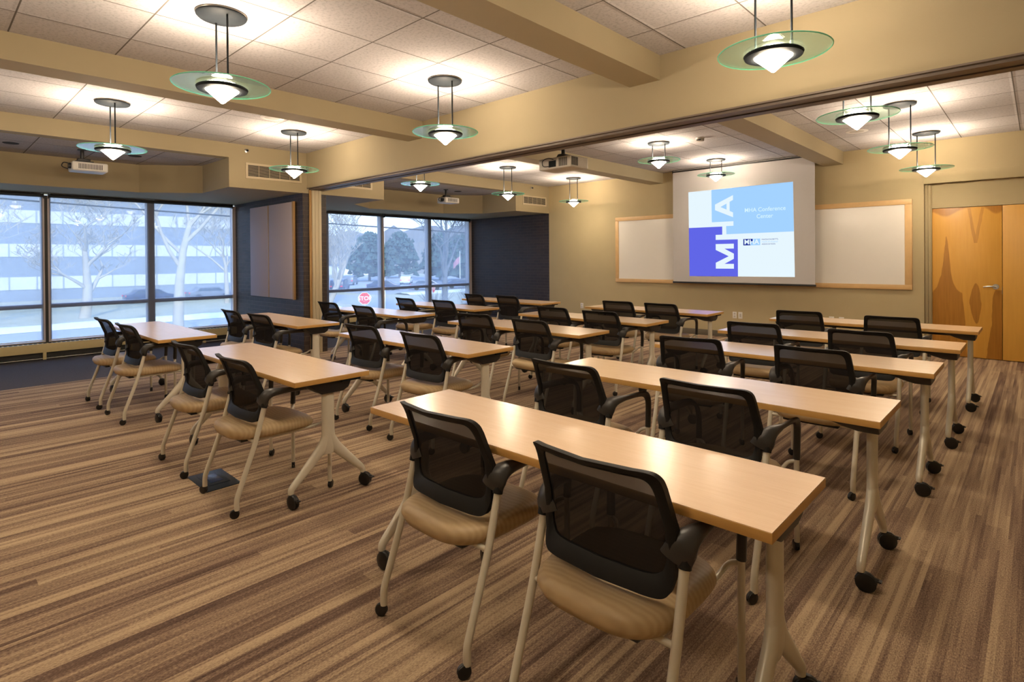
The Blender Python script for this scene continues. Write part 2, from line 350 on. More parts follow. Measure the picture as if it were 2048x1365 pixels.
# ------------------------------------------------------------------ mesh helpers
class MB:
    def __init__(s):
        s.v = []; s.f = []; s.mi = []; s.cur = 0
    def add(s, vs, fs):
        o = len(s.v); s.v += [tuple(p) for p in vs]
        for f in fs:
            s.f.append(tuple(o + i for i in f)); s.mi.append(s.cur)
        return s
    def box(s, x0, x1, y0, y1, z0, z1, rot=0, c=None):
        vs = [(x, y, z) for z in (z0, z1) for y in (y0, y1) for x in (x0, x1)]
        if rot:
            cx, cy = c or ((x0 + x1) / 2, (y0 + y1) / 2); k, q = math.cos(rot), math.sin(rot)
            vs = [(cx + (x - cx) * k - (y - cy) * q, cy + (x - cx) * q + (y - cy) * k, z) for x, y, z in vs]
        return s.add(vs, [(0, 2, 3, 1), (4, 5, 7, 6), (0, 1, 5, 4), (2, 6, 7, 3), (0, 4, 6, 2), (1, 3, 7, 5)])
    def prism(s, poly, z0, z1, axis='z'):
        n = len(poly)
        def P(a, b, h):
            return (a, b, h) if axis == 'z' else ((a, h, b) if axis == 'y' else (h, a, b))
        vs = [P(a, b, z0) for a, b in poly] + [P(a, b, z1) for a, b in poly]
        fs = [tuple(range(n - 1, -1, -1)), tuple(range(n, 2 * n))] + [(i, (i + 1) % n, n + (i + 1) % n, n + i) for i in range(n)]
        return s.add(vs, fs)
    def lathe(s, prof, n=24, c=(0, 0, 0), axis='z', caps=True):
        vs = []; fs = []
        for (r, h) in prof:
            for i in range(n):
                a = 2 * PI * i / n; x, y = r * math.cos(a), r * math.sin(a)
                p = (x, y, h) if axis == 'z' else ((h, x, y) if axis == 'x' else (y, h, x))
                vs.append((p[0] + c[0], p[1] + c[1], p[2] + c[2]))
        for k in range(len(prof) - 1):
            for i in range(n):
                j = (i + 1) % n; fs.append((k * n + i, k * n + j, (k + 1) * n + j, (k + 1) * n + i))
        if caps:
            fs.append(tuple(range(n - 1, -1, -1))); fs.append(tuple((len(prof) - 1) * n + i for i in range(n)))
        return s.add(vs, fs)
    def tube(s, pts, rad, n=8, up=(0, 0, 1), caps=True):
        """sweep; rad = number, list of numbers or list of (side, up) radii"""
        P = [Vector(p) for p in pts]; m = len(P); U = Vector(up)
        if not isinstance(rad, (list, tuple)):
            rad = [rad] * m
        vs = []; prev = None
        for i in range(m):
            t = (P[min(i + 1, m - 1)] - P[max(i - 1, 0)])
            if t.length < 1e-9: t = Vector((0, 0, 1))
            t.normalize()
            if prev is None:
                a = U.cross(t)
                if a.length < 0.05: a = Vector((1, 0, 0)).cross(t)
                if a.length < 0.05: a = Vector((0, 1, 0)).cross(t)
                a.normalize()
            else:
                a = prev - t * prev.dot(t)
                a.normalize()
            prev = a; b2 = t.cross(a)
            r = rad[i]; ra, rb = (r if isinstance(r, (tuple, list)) else (r, r))
            for k in range(n):
                an = 2 * PI * k / n
                vs.append(P[i] + a * (ra * math.cos(an)) + b2 * (rb * math.sin(an)))
        fs = [(i * n + k, i * n + (k + 1) % n, (i + 1) * n + (k + 1) % n, (i + 1) * n + k) for i in range(m - 1) for k in range(n)]
        if caps:
            fs += [tuple(range(n - 1, -1, -1)), tuple((m - 1) * n + k for k in range(n))]
        return s.add(vs, fs)
    def build(s, name, mats, parent=None, loc=(0, 0, 0), rotz=0, smooth=35, bevel=0, seg=2):
        me = bpy.data.meshes.new(name); me.from_pydata(s.v, [], s.f)
        if not isinstance(mats, (list, tuple)): mats = [mats]
        for m in mats: me.materials.append(m)
        for p, i in zip(me.polygons, s.mi): p.material_index = i
        bm = bmesh.new(); bm.from_mesh(me)
        bmesh.ops.recalc_face_normals(bm, faces=bm.faces)
        if bevel:
            bmesh.ops.bevel(bm, geom=[e for e in bm.edges if len(e.link_faces) == 2 and e.calc_face_angle(0) > 0.6], offset=bevel, segments=seg, profile=0.5, affect='EDGES', clamp_overlap=True)
        bm.to_mesh(me); bm.free()
        if smooth:
            for p in me.polygons: p.use_smooth = True
            me.set_sharp_from_angle(angle=math.radians(smooth))
        o = bpy.data.objects.new(name, me); COL.objects.link(o)
        o.location = loc; o.rotation_euler = (0, 0, rotz)
        if parent: o.parent = parent
        return o

def catmull(pts, k=5):
    P = [Vector(p) for p in pts]; out = []
    for i in range(len(P) - 1):
        a, b, c, d = P[max(i - 1, 0)], P[i], P[i + 1], P[min(i + 2, len(P) - 1)]
        for j in range(k):
            t = j / k
            out.append(0.5 * ((2 * b) + (c - a) * t + (2 * a - 5 * b + 4 * c - d) * t * t + (3 * b - a - 3 * c + d) * t ** 3))
    out.append(P[-1]); return out

def lerp_list(vals, n):
    m = len(vals); out = []
    for i in range(n):
        t = i / (n - 1) * (m - 1); k = min(int(t), m - 2); q = t - k
        a, b = vals[k], vals[k + 1]
        out.append(tuple(x * (1 - q) + y * q for x, y in zip(a, b)) if isinstance(a, (tuple, list)) else a * (1 - q) + b * q)
    return out

def struct(o):
    o['kind'] = 'structure'; return o

def tag(o, label, cat, group=None):
    o['label'] = label; o['category'] = cat
    if group: o['group'] = group
    return o

def empty(name, loc=(0, 0, 0), rz=0):
    o = bpy.data.objects.new(name, None); COL.objects.link(o); o.empty_display_size = 0.1
    o.location = loc; o.rotation_euler = (0, 0, rz); return o

def kids(o):
    return [c for c in ALLKIDS.get(o.name, [])]

ALLKIDS = {}
def register(root):
    for c in bpy.data.objects:
        if c.parent is not None:
            lst = ALLKIDS.setdefault(c.parent.name, [])
            if c not in lst: lst.append(c)

def copy_tree(o, parent=None):
    c = o.copy(); COL.objects.link(c)
    if parent: c.parent = parent
    for ch in list(ALLKIDS.get(o.name, [])):
        copy_tree(ch, c)
    return c

# ------------------------------------------------------------------ the room shell
ZC, ZB, ZH, ZS = 3.086, 2.885, 2.554, 2.472
YF, YH, YH2 = 10.03, 4.168, 4.445
XS, XW = -8.229, -10.856
XR, YBK = 1.75, -3.0

struct(MB().box(XW - 0.05, XR, YBK, YF + 0.3, -0.12, 0.0).build('floor', m_carpet, smooth=0))

# ceilings: tile grids set out per bay
def ceil(x0, x1, y0, y1, gx, gy, z=ZC):
    mb = MB().box(x0 - gx, x1 - gx, y0 - gy, y1 - gy, 0, 0.12)
    struct(mb.build('ceiling', m_tile, loc=(gx, gy, z), smooth=0))
for (y0, y1, gy) in ((YBK, YH, 3.03), (YH2, YF, 6.96)):
    ceil(-2.245, XR, y0, y1, -0.805 if y0 < 0 else -0.79, gy)
    ceil(-5.35, -2.526, y0, y1, -3.06, gy)
    ceil(XS, -5.625, y0, y1, -6.63, gy)
    ceil(-9.95, XS - 0.17, y0, y1, -8.85, gy - 0.1, ZB)

# beams
ntrim = [0]
def trim(mb, m, **k):
    ntrim[0] += 1
    return struct(mb.build('trim_%d' % ntrim[0], m, **k))
for (y0, y1) in ((YBK, YH), (YH2, YF)):
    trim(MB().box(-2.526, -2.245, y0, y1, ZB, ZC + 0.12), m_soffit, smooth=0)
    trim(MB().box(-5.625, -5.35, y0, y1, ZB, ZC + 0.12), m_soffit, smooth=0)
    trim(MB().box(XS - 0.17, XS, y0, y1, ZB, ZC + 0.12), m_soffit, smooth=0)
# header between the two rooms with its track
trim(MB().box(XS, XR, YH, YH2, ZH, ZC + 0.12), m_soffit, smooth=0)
tk = MB()
for (a, b, d) in ((0.0, 0.035, 0.012), (0.035, 0.085, 0.03), (0.085, 0.10, 0.012), (0.10, 0.175, 0.022), (0.175, 0.19, 0.01), (0.19, YH2 - YH, 0.028)):
    tk.box(XS, XR, YH + a, YH + b, ZH - d, ZH)
trim(tk, m_track, smooth=0)
# bulkheads over the windows
near = [(XW, YBK), (XS, YBK), (XS, -0.30), (-9.25, -0.30), (-9.80, 0.39), (-9.80, 2.33), (-9.25, 3.025), (XS, 3.03), (XS, YH), (XW, YH)]
far = [(XW, YH), (XS, YH), (XS, 5.57), (-9.25, 5.60), (-9.83, 6.30), (-9.80, 8.20), (-9.25, 8.90), (XS, 8.91), (XS, YF), (XW, YF)]
for poly in (near, far):
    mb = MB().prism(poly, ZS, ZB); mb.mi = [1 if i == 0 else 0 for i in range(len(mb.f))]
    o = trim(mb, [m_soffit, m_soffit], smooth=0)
# walls
wl = MB(); wl.box(XW - 0.25, XW - 0.04, YBK, YF, -0.5, 0.245); wl.box(XW - 0.25, XW - 0.04, YBK, YF, ZS, ZC + 0.12); wl.box(XW - 0.25, XW - 0.04, YBK, -1.42, 0.245, ZS)
struct(wl.build('wall_left', m_wall, smooth=0))
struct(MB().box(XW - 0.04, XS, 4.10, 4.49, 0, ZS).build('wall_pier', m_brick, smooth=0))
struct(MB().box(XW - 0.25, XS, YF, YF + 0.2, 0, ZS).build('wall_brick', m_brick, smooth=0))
wf = MB()
wf.box(XS, -1.217, YF, YF + 0.3, 0, ZC + 0.12)
wf.box(-1.217, 0.55, YF, YF + 0.3, 2.49, ZC + 0.12)
wf.box(0.55, XR, YF, YF + 0.3, 0, ZC + 0.12)
wf.box(-1.217, 0.55, YF + 0.12, YF + 0.3, 2.125, 2.49)
wf.box(-1.217, -1.137, YF + 0.10, YF + 0.3, 0, 2.49)
wf.box(XW - 0.25, XS, YF, YF + 0.2, ZS, ZC + 0.12)
wf.box(-1.137, 0.55, YF + 0.18, YF + 0.3, 0, 2.125)
struct(wf.build('wall_front', m_wall, smooth=0))
struct(MB().box(XR, XR + 0.15, YBK, YF + 0.3, -0.1, ZC + 0.12).build('wall_right', m_wall, smooth=0))
struct(MB().box(XW - 0.25, XR + 0.15, YBK - 0.15, YBK, -0.1, ZC + 0.12).build('wall_back', m_wall, smooth=0))
struct(MB().box(XS, -1.217, YF - 0.012, YF, 0, 0.105).build('baseboard_front', m_base, bevel=0.003))
trim(MB().box(-1.22, 0.55, YF - 0.014, YF, 2.475, 2.625), m_wall, bevel=0.003)
trim(MB().box(-1.165, -1.145, YF + 0.07, YF + 0.10, 0, 2.47).box(-1.195, -1.18, YF + 0.07, YF + 0.10, 0, 2.47), m_wall, bevel=0.003)
# partition jamb on the pier
pj = MB(); pj.box(XS, XS + 0.045, 4.235, 4.385, 0, ZH - 0.03); pj.box(XS + 0.045, XS + 0.055, 4.275, 4.295, 0, ZH - 0.03); pj.box(XS + 0.045, XS + 0.055, 4.335, 4.355, 0, ZH - 0.03)
trim(pj, m_vent, bevel=0.003)
trim(MB().box(XS, XS + 0.02, 4.20, 4.235, 0, ZH - 0.03), m_striplight, bevel=0.003)

# doors
d = struct(MB().box(0, 0.766, 0, 0.045, 0, 2.11).build('door_1', m_door, loc=(-1.135, YF + 0.115, 0.008), bevel=0.002))
hd = MB(); hd.lathe([(0.034, -0.012), (0.036, -0.006), (0.036, 0.0)], 20, (0.700, 0, 1.0), 'y')
hd.lathe([(0.013, -0.055), (0.013, -0.008)], 12, (0.700, 0, 1.0), 'y')
hd.tube(catmull([(0.705, -0.052, 1.0), (0.66, -0.056, 1.004), (0.61, -0.056, 1.0), (0.57, -0.046, 0.993)]), lerp_list([(0.008, 0.013), (0.006, 0.010), (0.005, 0.008)], 16), 10)
hd.box(0.764, 0.767, -0.001, 0.02, 0.90, 1.0)
hd.build('handle', m_steel, d)
struct(MB().box(0, 0.90, 0, 0.045, 0, 2.11).build('door_2', m_doorplain, loc=(-0.363, YF + 0.112, 0.008), bevel=0.002))

# windows
def window(n, y0, y1, mulls):
    fr = MB(); X0, X1 = XW - 0.10, XW + 0.02
    for yc, wd in mulls:
        fr.box(X0, X1, yc - wd / 2, yc + wd / 2, 0.245, 2.44)
    for i in range(len(mulls) - 1):
        a = mulls[i][0] + mulls[i][1] / 2; b = mulls[i + 1][0] - mulls[i + 1][1] / 2
        fr.box(X0, X1 - 0.005, a, b, 0.752, 0.815)
        fr.box(X0, X1 - 0.005, a, b, 0.245, 0.262)
        fr.box(X0, X1 - 0.005, a, b, 2.42, ZS)
    if n == 1:
        fr.cur = 1; fr.box(X1, X1 + 0.004, 1.357, 1.393, 0.245, 2.44)
    w_ = struct(fr.build('window_%d' % n, [m_darkframe, m_head], smooth=0))
    for i in range(len(mulls) - 1):
        a = mulls[i][0] + mulls[i][1] / 2; b = mulls[i + 1][0] - mulls[i + 1][1] / 2
        MB().box(XW - 0.055, XW - 0.049, a, b, 0.815, 2.42).build('pane', m_glass, w_, smooth=0)
        MB().box(XW - 0.055, XW - 0.049, a, b, 0.262, 0.752).build('pane', m_glass, w_, smooth=0)
window(1, -1.42, 4.10, [(-1.36, 0.1), (0.01, 0.11), (1.375, 0.11), (2.735, 0.11), (4.07, 0.055)])
window(2, 4.49, YF, [(4.53, 0.08), (5.91, 0.10), (7.275, 0.10), (8.625, 0.11), (9.965, 0.11)])

# ------------------------------------------------------------------ roller shades
def shade(y0, y1, lab):
    r = empty('roller_shade', (XW + 0.06, (y0 + y1) / 2, 0.27)); h = (y1 - y0) / 2
    MB().lathe([(0.024, -h), (0.024, h)], 16, (0, 0, 2.165), 'y').box(-0.03, -0.024, -h, h, 2.14, 2.19).build('roller_tube', m_head, r)
    MB().box(-0.0255, -0.0245, -h + 0.01, h - 0.01, 0.012, 2.165).build('shade_cloth', m_shade, r, smooth=0)
    MB().box(-0.032, -0.018, -h + 0.01, h - 0.01, 0.0, 0.014).build('hem_bar', m_signwhite, r, bevel=0.003)
    MB().box(-0.05, 0.01, -h - 0.006, -h - 0.001, 2.12, 2.20).box(-0.05, 0.01, h + 0.001, h + 0.006, 2.12, 2.20).build('bracket', m_head, r)
    tag(r, lab, 'window shade', 'solar roller shades')
shade(-1.3, 1.345, 'see-through grey-blue roller shade on the leftmost panes of the near window')
shade(1.405, 4.03, 'see-through grey-blue roller shade on the two panes left of the lilac tackboards')
shade(4.58, 7.285, 'see-through roller shade on the far window, the one right beside the brick pier')
shade(7.325, 9.93, 'see-through roller shade on the far window, beside the dark brick end wall')

# convectors under the windows
def convector(y0, y1, lab):
    r = empty('convector_heater', (XW + 0.08, (y0 + y1) / 2, 0.0)); h = (y1 - y0) / 2
    MB().box(-0.07, 0.05, -h, h, 0.105, 0.235).build('cabinet', m_heater, r, bevel=0.004)
    g = MB()
    k = int(2 * h / 0.055)
    for i in range(k):
        y = -h + 0.03 + i * 0.055
        g.box(-0.055, 0.03, y, y + 0.032, 0.234, 0.2365)
    g.build('outlet_grille', m_head, r, smooth=0)
    MB().box(-0.065, 0.015, -h, h, 0.03, 0.105).build('shaded_gap', m_ventdark, r, smooth=0)  # near-black box paints the shade of the open gap below the cabinet
    n = max(2, int(2 * h / 0.95))
    for i in range(n):
        y = -h + (i + 0.5) * 2 * h / n
        MB().box(0.0, 0.055, y - 0.02, y + 0.02, 0.0, 0.108).build('foot', m_heater, r, bevel=0.003)
    MB().box(-0.06, 0.03, -h, h, 0.012, 0.020).build('pipe_cover', m_white, r, smooth=0)
    tag(r, lab, 'heater', 'convectors under the windows')
convector(-1.4, 4.06, 'long cream convector heater on the floor below the near window')
convector(4.53, 9.98, 'long cream convector heater below the far window behind the tables')

# ------------------------------------------------------------------ tackboards on the pier
tb = empty('tackboard', (-9.28, 4.092, 0.83))
MB().box(-0.815, -0.10, -0.034, -0.004, 0.0, 1.525).build('fabric_panel', m_fabricpanel, tb, bevel=0.006)
MB().box(-0.06, 0.775, -0.034, -0.004, 0.0, 1.525).build('fabric_panel', m_fabricpanel, tb, bevel=0.006)
MB().box(-0.10, -0.06, -0.036, 0, 0.0, 1.525).build('divider_strip', m_striplight, tb, bevel=0.003)
MB().box(0.775, 0.825, -0.036, 0, -0.005, 1.53).build('edge_strip', m_striplight, tb, bevel=0.003)
tag(tb, 'tall lilac-grey double tackboard with wood strips on the brick pier', 'tackboard')

# ------------------------------------------------------------------ whiteboard, screen, slide
wb = empty('whiteboard', (-3.89, YF, 0.94)); hw = 2.535; hh = 1.333
MB().box(-hw + 0.07, hw - 0.085, -0.022, 0, 0.07, hh - 0.075).build('writing_surface', m_board, wb, smooth=0)
fr = MB(); fr.box(-hw, hw, -0.035, 0, 0, 0.072); fr.box(-hw, hw, -0.035, 0, hh - 0.077, hh); fr.box(-hw, -hw + 0.075, -0.0345, 0, 0.072, hh - 0.077); fr.box(hw - 0.09, hw, -0.0345, 0, 0.072, hh - 0.077)
fr.build('frame', m_boardwood, wb, bevel=0.003)
tag(wb, 'wide whiteboard in a maple frame on the front wall, partly behind the projection screen', 'whiteboard')

YSC = 9.88
ps = empty('projection_screen', (-3.84, YSC, 0.955))
MB().box(-1.225, 1.225, -0.002, 0.002, 0.03, 2.12).build('screen_fabric', m_screen, ps, smooth=0)
MB().box(-1.235, 1.235, -0.012, 0.012, 0.0, 0.035).build('weight_bar', m_black, ps, bevel=0.004)
MB().lathe([(0.035, -1.24), (0.035, 1.24)], 16, (0, 0.03, 2.10), 'x').build('roller', m_black, ps)
e_white = emat('slide_white', (0.80, 0.93, 1.0), 0.90)
e_light = emat('slide_light_blue', (0.36, 0.63, 0.98), 0.93)
e_purple = emat('slide_purple', (0.12, 0.135, 0.80), 0.90)
e_navy = emat('slide_navy', (0.02, 0.04, 0.36), 0.8)
e_pale = emat('slide_pale_text', (0.62, 0.84, 1.0), 0.98)
def flat(name, poly, m, depth, parent):
    mb = MB(); mb.add([(x + 3.84, -0.002 - depth, z - 0.955) for x, z in poly], [tuple(range(len(poly)))])
    return mb.build(name, m, parent, smooth=0)
sl = flat('slide_image', [(-4.755, 2.650), (-2.940, 2.668), (-2.918, 1.105), (-4.740, 1.092)], e_white, 0.0006, ps)
flat('light_blue_block', [(-4.315, 2.654), (-2.940, 2.668), (-2.930, 1.853), (-4.045, 1.845), (-4.05, 1.99), (-3.92, 1.99), (-3.92, 2.07), (-4.31, 2.07)], e_light, 0.0012, sl)
flat('purple_block', [(-4.75, 1.985), (-4.12, 1.985), (-4.12, 1.84), (-4.24, 1.84), (-4.24, 1.75), (-3.845, 1.75), (-3.845, 1.098), (-4.741, 1.092)], e_purple, 0.0012, sl)
# big letters turned a quarter: A above, M below
def tri_letter(name, strokes, m, parent, dep=0.0020):
    mb = MB()
    for q in strokes:
        mb.add([(x + 3.84, -0.002 - dep, z - 0.955) for x, z in q], [tuple(range(len(q)))])
    return mb.build(name, m, parent, smooth=0)
# letter M rotated 90 deg ccw: legs horizontal, apex pointing right
x0, x1, za, zb = -4.24, -3.915, 1.235, 1.675
tri_letter('letter_m', [[(x0, za), (x1, za), (x1, za + 0.085), (x0, za + 0.085)], [(x0, zb - 0.085), (x1, zb - 0.085), (x1, zb), (x0, zb)],
    [(x0, za + 0.085), (x0, za), (x1, (za + zb) / 2 - 0.045), (x1, (za + zb) / 2 + 0.045), (x0, za + 0.105)],
    [(x0, zb), (x0, zb - 0.105), (x1, (za + zb) / 2 - 0.045), (x1, (za + zb) / 2 + 0.045)]], e_white, sl)
x0, x1, za, zb = -4.25, -3.925, 2.14, 2.53; zc = (za + zb) / 2
tri_letter('letter_a', [[(x1, za), (x1, za + 0.085), (x0, zc + 0.05), (x0, zc - 0.05)], [(x1, zb), (x0, zc + 0.05), (x0, zc - 0.05), (x1, zb - 0.085)],
    [(-4.04, zc - 0.10), (-3.985, zc - 0.115), (-3.985, zc + 0.115), (-4.04, zc + 0.10)]], e_white, sl)
flat('logo_light_half', [(-3.60, 1.752), (-3.465, 1.752), (-3.465, 1.64), (-3.63, 1.64)], e_light, 0.0012, sl)
flat('logo_navy_half', [(-3.75, 1.752), (-3.59, 1.752), (-3.59, 1.69), (-3.63, 1.69), (-3.63, 1.64), (-3.75, 1.64)], e_navy, 0.0016, sl)

def text_mesh(name, body, size, m, parent, loc, rot=(PI / 2, 0, 0), align='CENTER', bold=0.0, dep=0.0, sx=1.0):
    c = bpy.data.curves.new(name, 'FONT'); c.body = body; c.size = size; c.align_x = align; c.align_y = 'CENTER'; c.offset = bold; c.extrude = dep
    t = bpy.data.objects.new(name, c); COL.objects.link(t)
    bpy.context.view_layer.update()
    me = bpy.data.meshes.new_from_object(t.evaluated_get(bpy.context.evaluated_depsgraph_get()))
    bpy.data.objects.remove(t)
    me.materials.clear(); me.materials.append(m)
    o = bpy.data.objects.new(name, me); COL.objects.link(o); o.location = loc; o.rotation_euler = rot; o.scale = (sx, 1, 1)
    if parent: o.parent = parent
    return o
def stext(name, body, size, m, x, z, bold=0.0, align='CENTER', sx=1.0):
    return text_mesh(name, body, size, m, sl, (x + 3.84, -0.0052, z - 0.955), align=align, bold=bold, sx=sx)
stext('slide_title', 'MHA Conference', 0.098, e_pale, -3.39, 2.245, 0.001, sx=0.95)
stext('slide_title', 'Center', 0.098, e_pale, -3.39, 2.130, 0.001, sx=0.95)
stext('logo_letters', 'MHA', 0.115, e_white, -3.61, 1.695, 0.003, sx=1.0)
stext('logo_caption', 'MASSACHUSETTS', 0.034, e_navy, -3.44, 1.735, 0.0, 'LEFT')
stext('logo_caption', 'Health & Hospital', 0.036, e_light, -3.44, 1.695, 0.0, 'LEFT')
stext('logo_caption', 'ASSOCIATION', 0.034, e_navy, -3.44, 1.655, 0.0, 'LEFT')
tag(ps, 'large grey projection screen showing a blue and white conference slide', 'projection screen')

# ------------------------------------------------------------------ tables
def caster(parent, x, y, R, name='caster', turn=0.6, brake=False):
    """swivel caster standing on the floor below (x, y)"""
    c, s_ = math.cos(turn), math.sin(turn)
    off = R * 0.45
    def T(a, b):
        return (x + a * c - b * s_, y + a * s_ + b * c)
    h = MB()
    h.lathe([(R * 0.30, R * 1.6), (R * 0.34, R * 2.25)], 10, (x, y, 0))
    # hood: arc over the wheels
    pts = []
    for k in range(9):
        a = PI * (0.0 + k / 8)
        p = T(-off + math.cos(a) * R * 0.92, 0); pts.append((p[0], p[1], R + math.sin(a) * R * 0.98))
    wdt = R * 0.30
    h.tube(pts, [(wdt, R * 0.16)] * 9, 6, up=(-s_ * 0 + 0, 0, 1))
    if brake:
        p = T(-off - R * 1.15, 0); h.box(p[0] - 0.012, p[0] + 0.012, p[1] - 0.012, p[1] + 0.012, R * 1.35, R * 1.5)
        q = T(-off - R * 0.7, 0); h.tube([(q[0], q[1], R * 1.5), (p[0], p[1], R * 1.42)], (0.010), 6)
    o = h.build(name, m_black, parent)
    for sd_ in (-1, 1):
        wm = MB(); W = R * 0.42; n = 20; vs = []; prof = [(R * 0.55, 0.12), (R * 0.92, 0.12), (R, 0.25), (R, 0.85), (R * 0.9, 1.0), (R * 0.35, 1.0)]
        for (rr, t) in prof:
            for i in range(n):
                a = 2 * PI * i / n
                px, pz = rr * math.cos(a), rr * math.sin(a); b = sd_ * t * W
                q = T(-off + px, b); vs.append((q[0], q[1], R + pz))
        fs = [(k * n + i, k * n + (i + 1) % n, (k + 1) * n + (i + 1) % n, (k + 1) * n + i) for k in range(len(prof) - 1) for i in range(n)]
        fs += [tuple(range(n)), tuple((len(prof) - 1) * n + i for i in range(n))]
        wm.add(vs, fs); wm.build('wheel', m_wheel, o)
    return o

TW, TD, TH = 1.83, 0.49, 0.742
def make_table():
    r = empty('training_table')
    top = MB(); top.box(-TW / 2, TW / 2, -TD / 2, TD / 2, TH - 0.030, TH - 0.002); top.build('tabletop', m_edge, r, bevel=0.0015)
    tp = MB(); tp.box(-TW / 2 + 0.001, TW / 2 - 0.001, -TD / 2 + 0.001, TD / 2 - 0.001, TH - 0.0025, TH); tp.build('laminate_surface', m_top, r, smooth=0)
    MB().box(-TW / 2 + 0.10, TW / 2 - 0.10, -0.03, 0.0, TH - 0.075, TH - 0.032).build('cross_beam', m_black, r, bevel=0.004)
    for s in (-1, 1):
        x = s * (TW / 2 - 0.075)
        bk = MB(); secs = [(-0.200, 0.048, -0.145, 0.135, TH - 0.031), (-0.165, 0.046, -0.125, 0.130, TH - 0.055), (-0.105, 0.044, -0.090, 0.120, TH - 0.085), (-0.045, 0.040, -0.060, 0.085, TH - 0.106)]
        vs = []
        for (xi, xo, ya, yb, z) in secs:
            vs += [(x + s * xi, ya, z), (x + s * xo, ya, z), (x + s * xo, yb, z), (x + s * xi, yb, z)]
        bk.add(vs, [(k * 4 + i, k * 4 + (i + 1) % 4, k * 4 + 4 + (i + 1) % 4, k * 4 + 4 + i) for k in range(3) for i in range(4)] + [(3, 2, 1, 0), (12, 13, 14, 15)])
        bk.build('flip_bracket', m_black, r, bevel=0.006)
        MB().box(x - 0.02 + s * 0.045, x + 0.02 + s * 0.045, 0.06, 0.19, TH - 0.046, TH - 0.031).build('release_lever', m_dark, r, bevel=0.003)
        lg = MB()
        lg.tube([(x, 0, TH - 0.10), (x, 0, 0.40), (x, 0, 0.345), (x, 0, 0.30), (x, 0, 0.262)], [(0.022, 0.040), (0.022, 0.041), (0.023, 0.048), (0.022, 0.055), (0.014, 0.035)], 14, up=(0, 1, 0))
        for q in (-1, 1):
            pts = catmull([(x, q * 0.006, 0.385), (x, q * 0.035, 0.315), (x, q * 0.105, 0.238), (x, q * 0.185, 0.158), (x, q * 0.226, 0.118), (x, q * 0.236, 0.100), (x, q * 0.237, 0.082)], 4)
            lg.tube(pts, lerp_list([(0.022, 0.030), (0.022, 0.036), (0.021, 0.030), (0.019, 0.024), (0.018, 0.020), (0.017, 0.019), (0.016, 0.017)], len(pts)), 12, up=(0, 1, 0))
        lg.build('leg', m_metalbeige, r, smooth=60)
        for q in (-1, 1):
            caster(r, x, q * 0.237, 0.040, turn=PI + (0.5 if q > 0 else 0.15), brake=True)
    register(r)
    return r

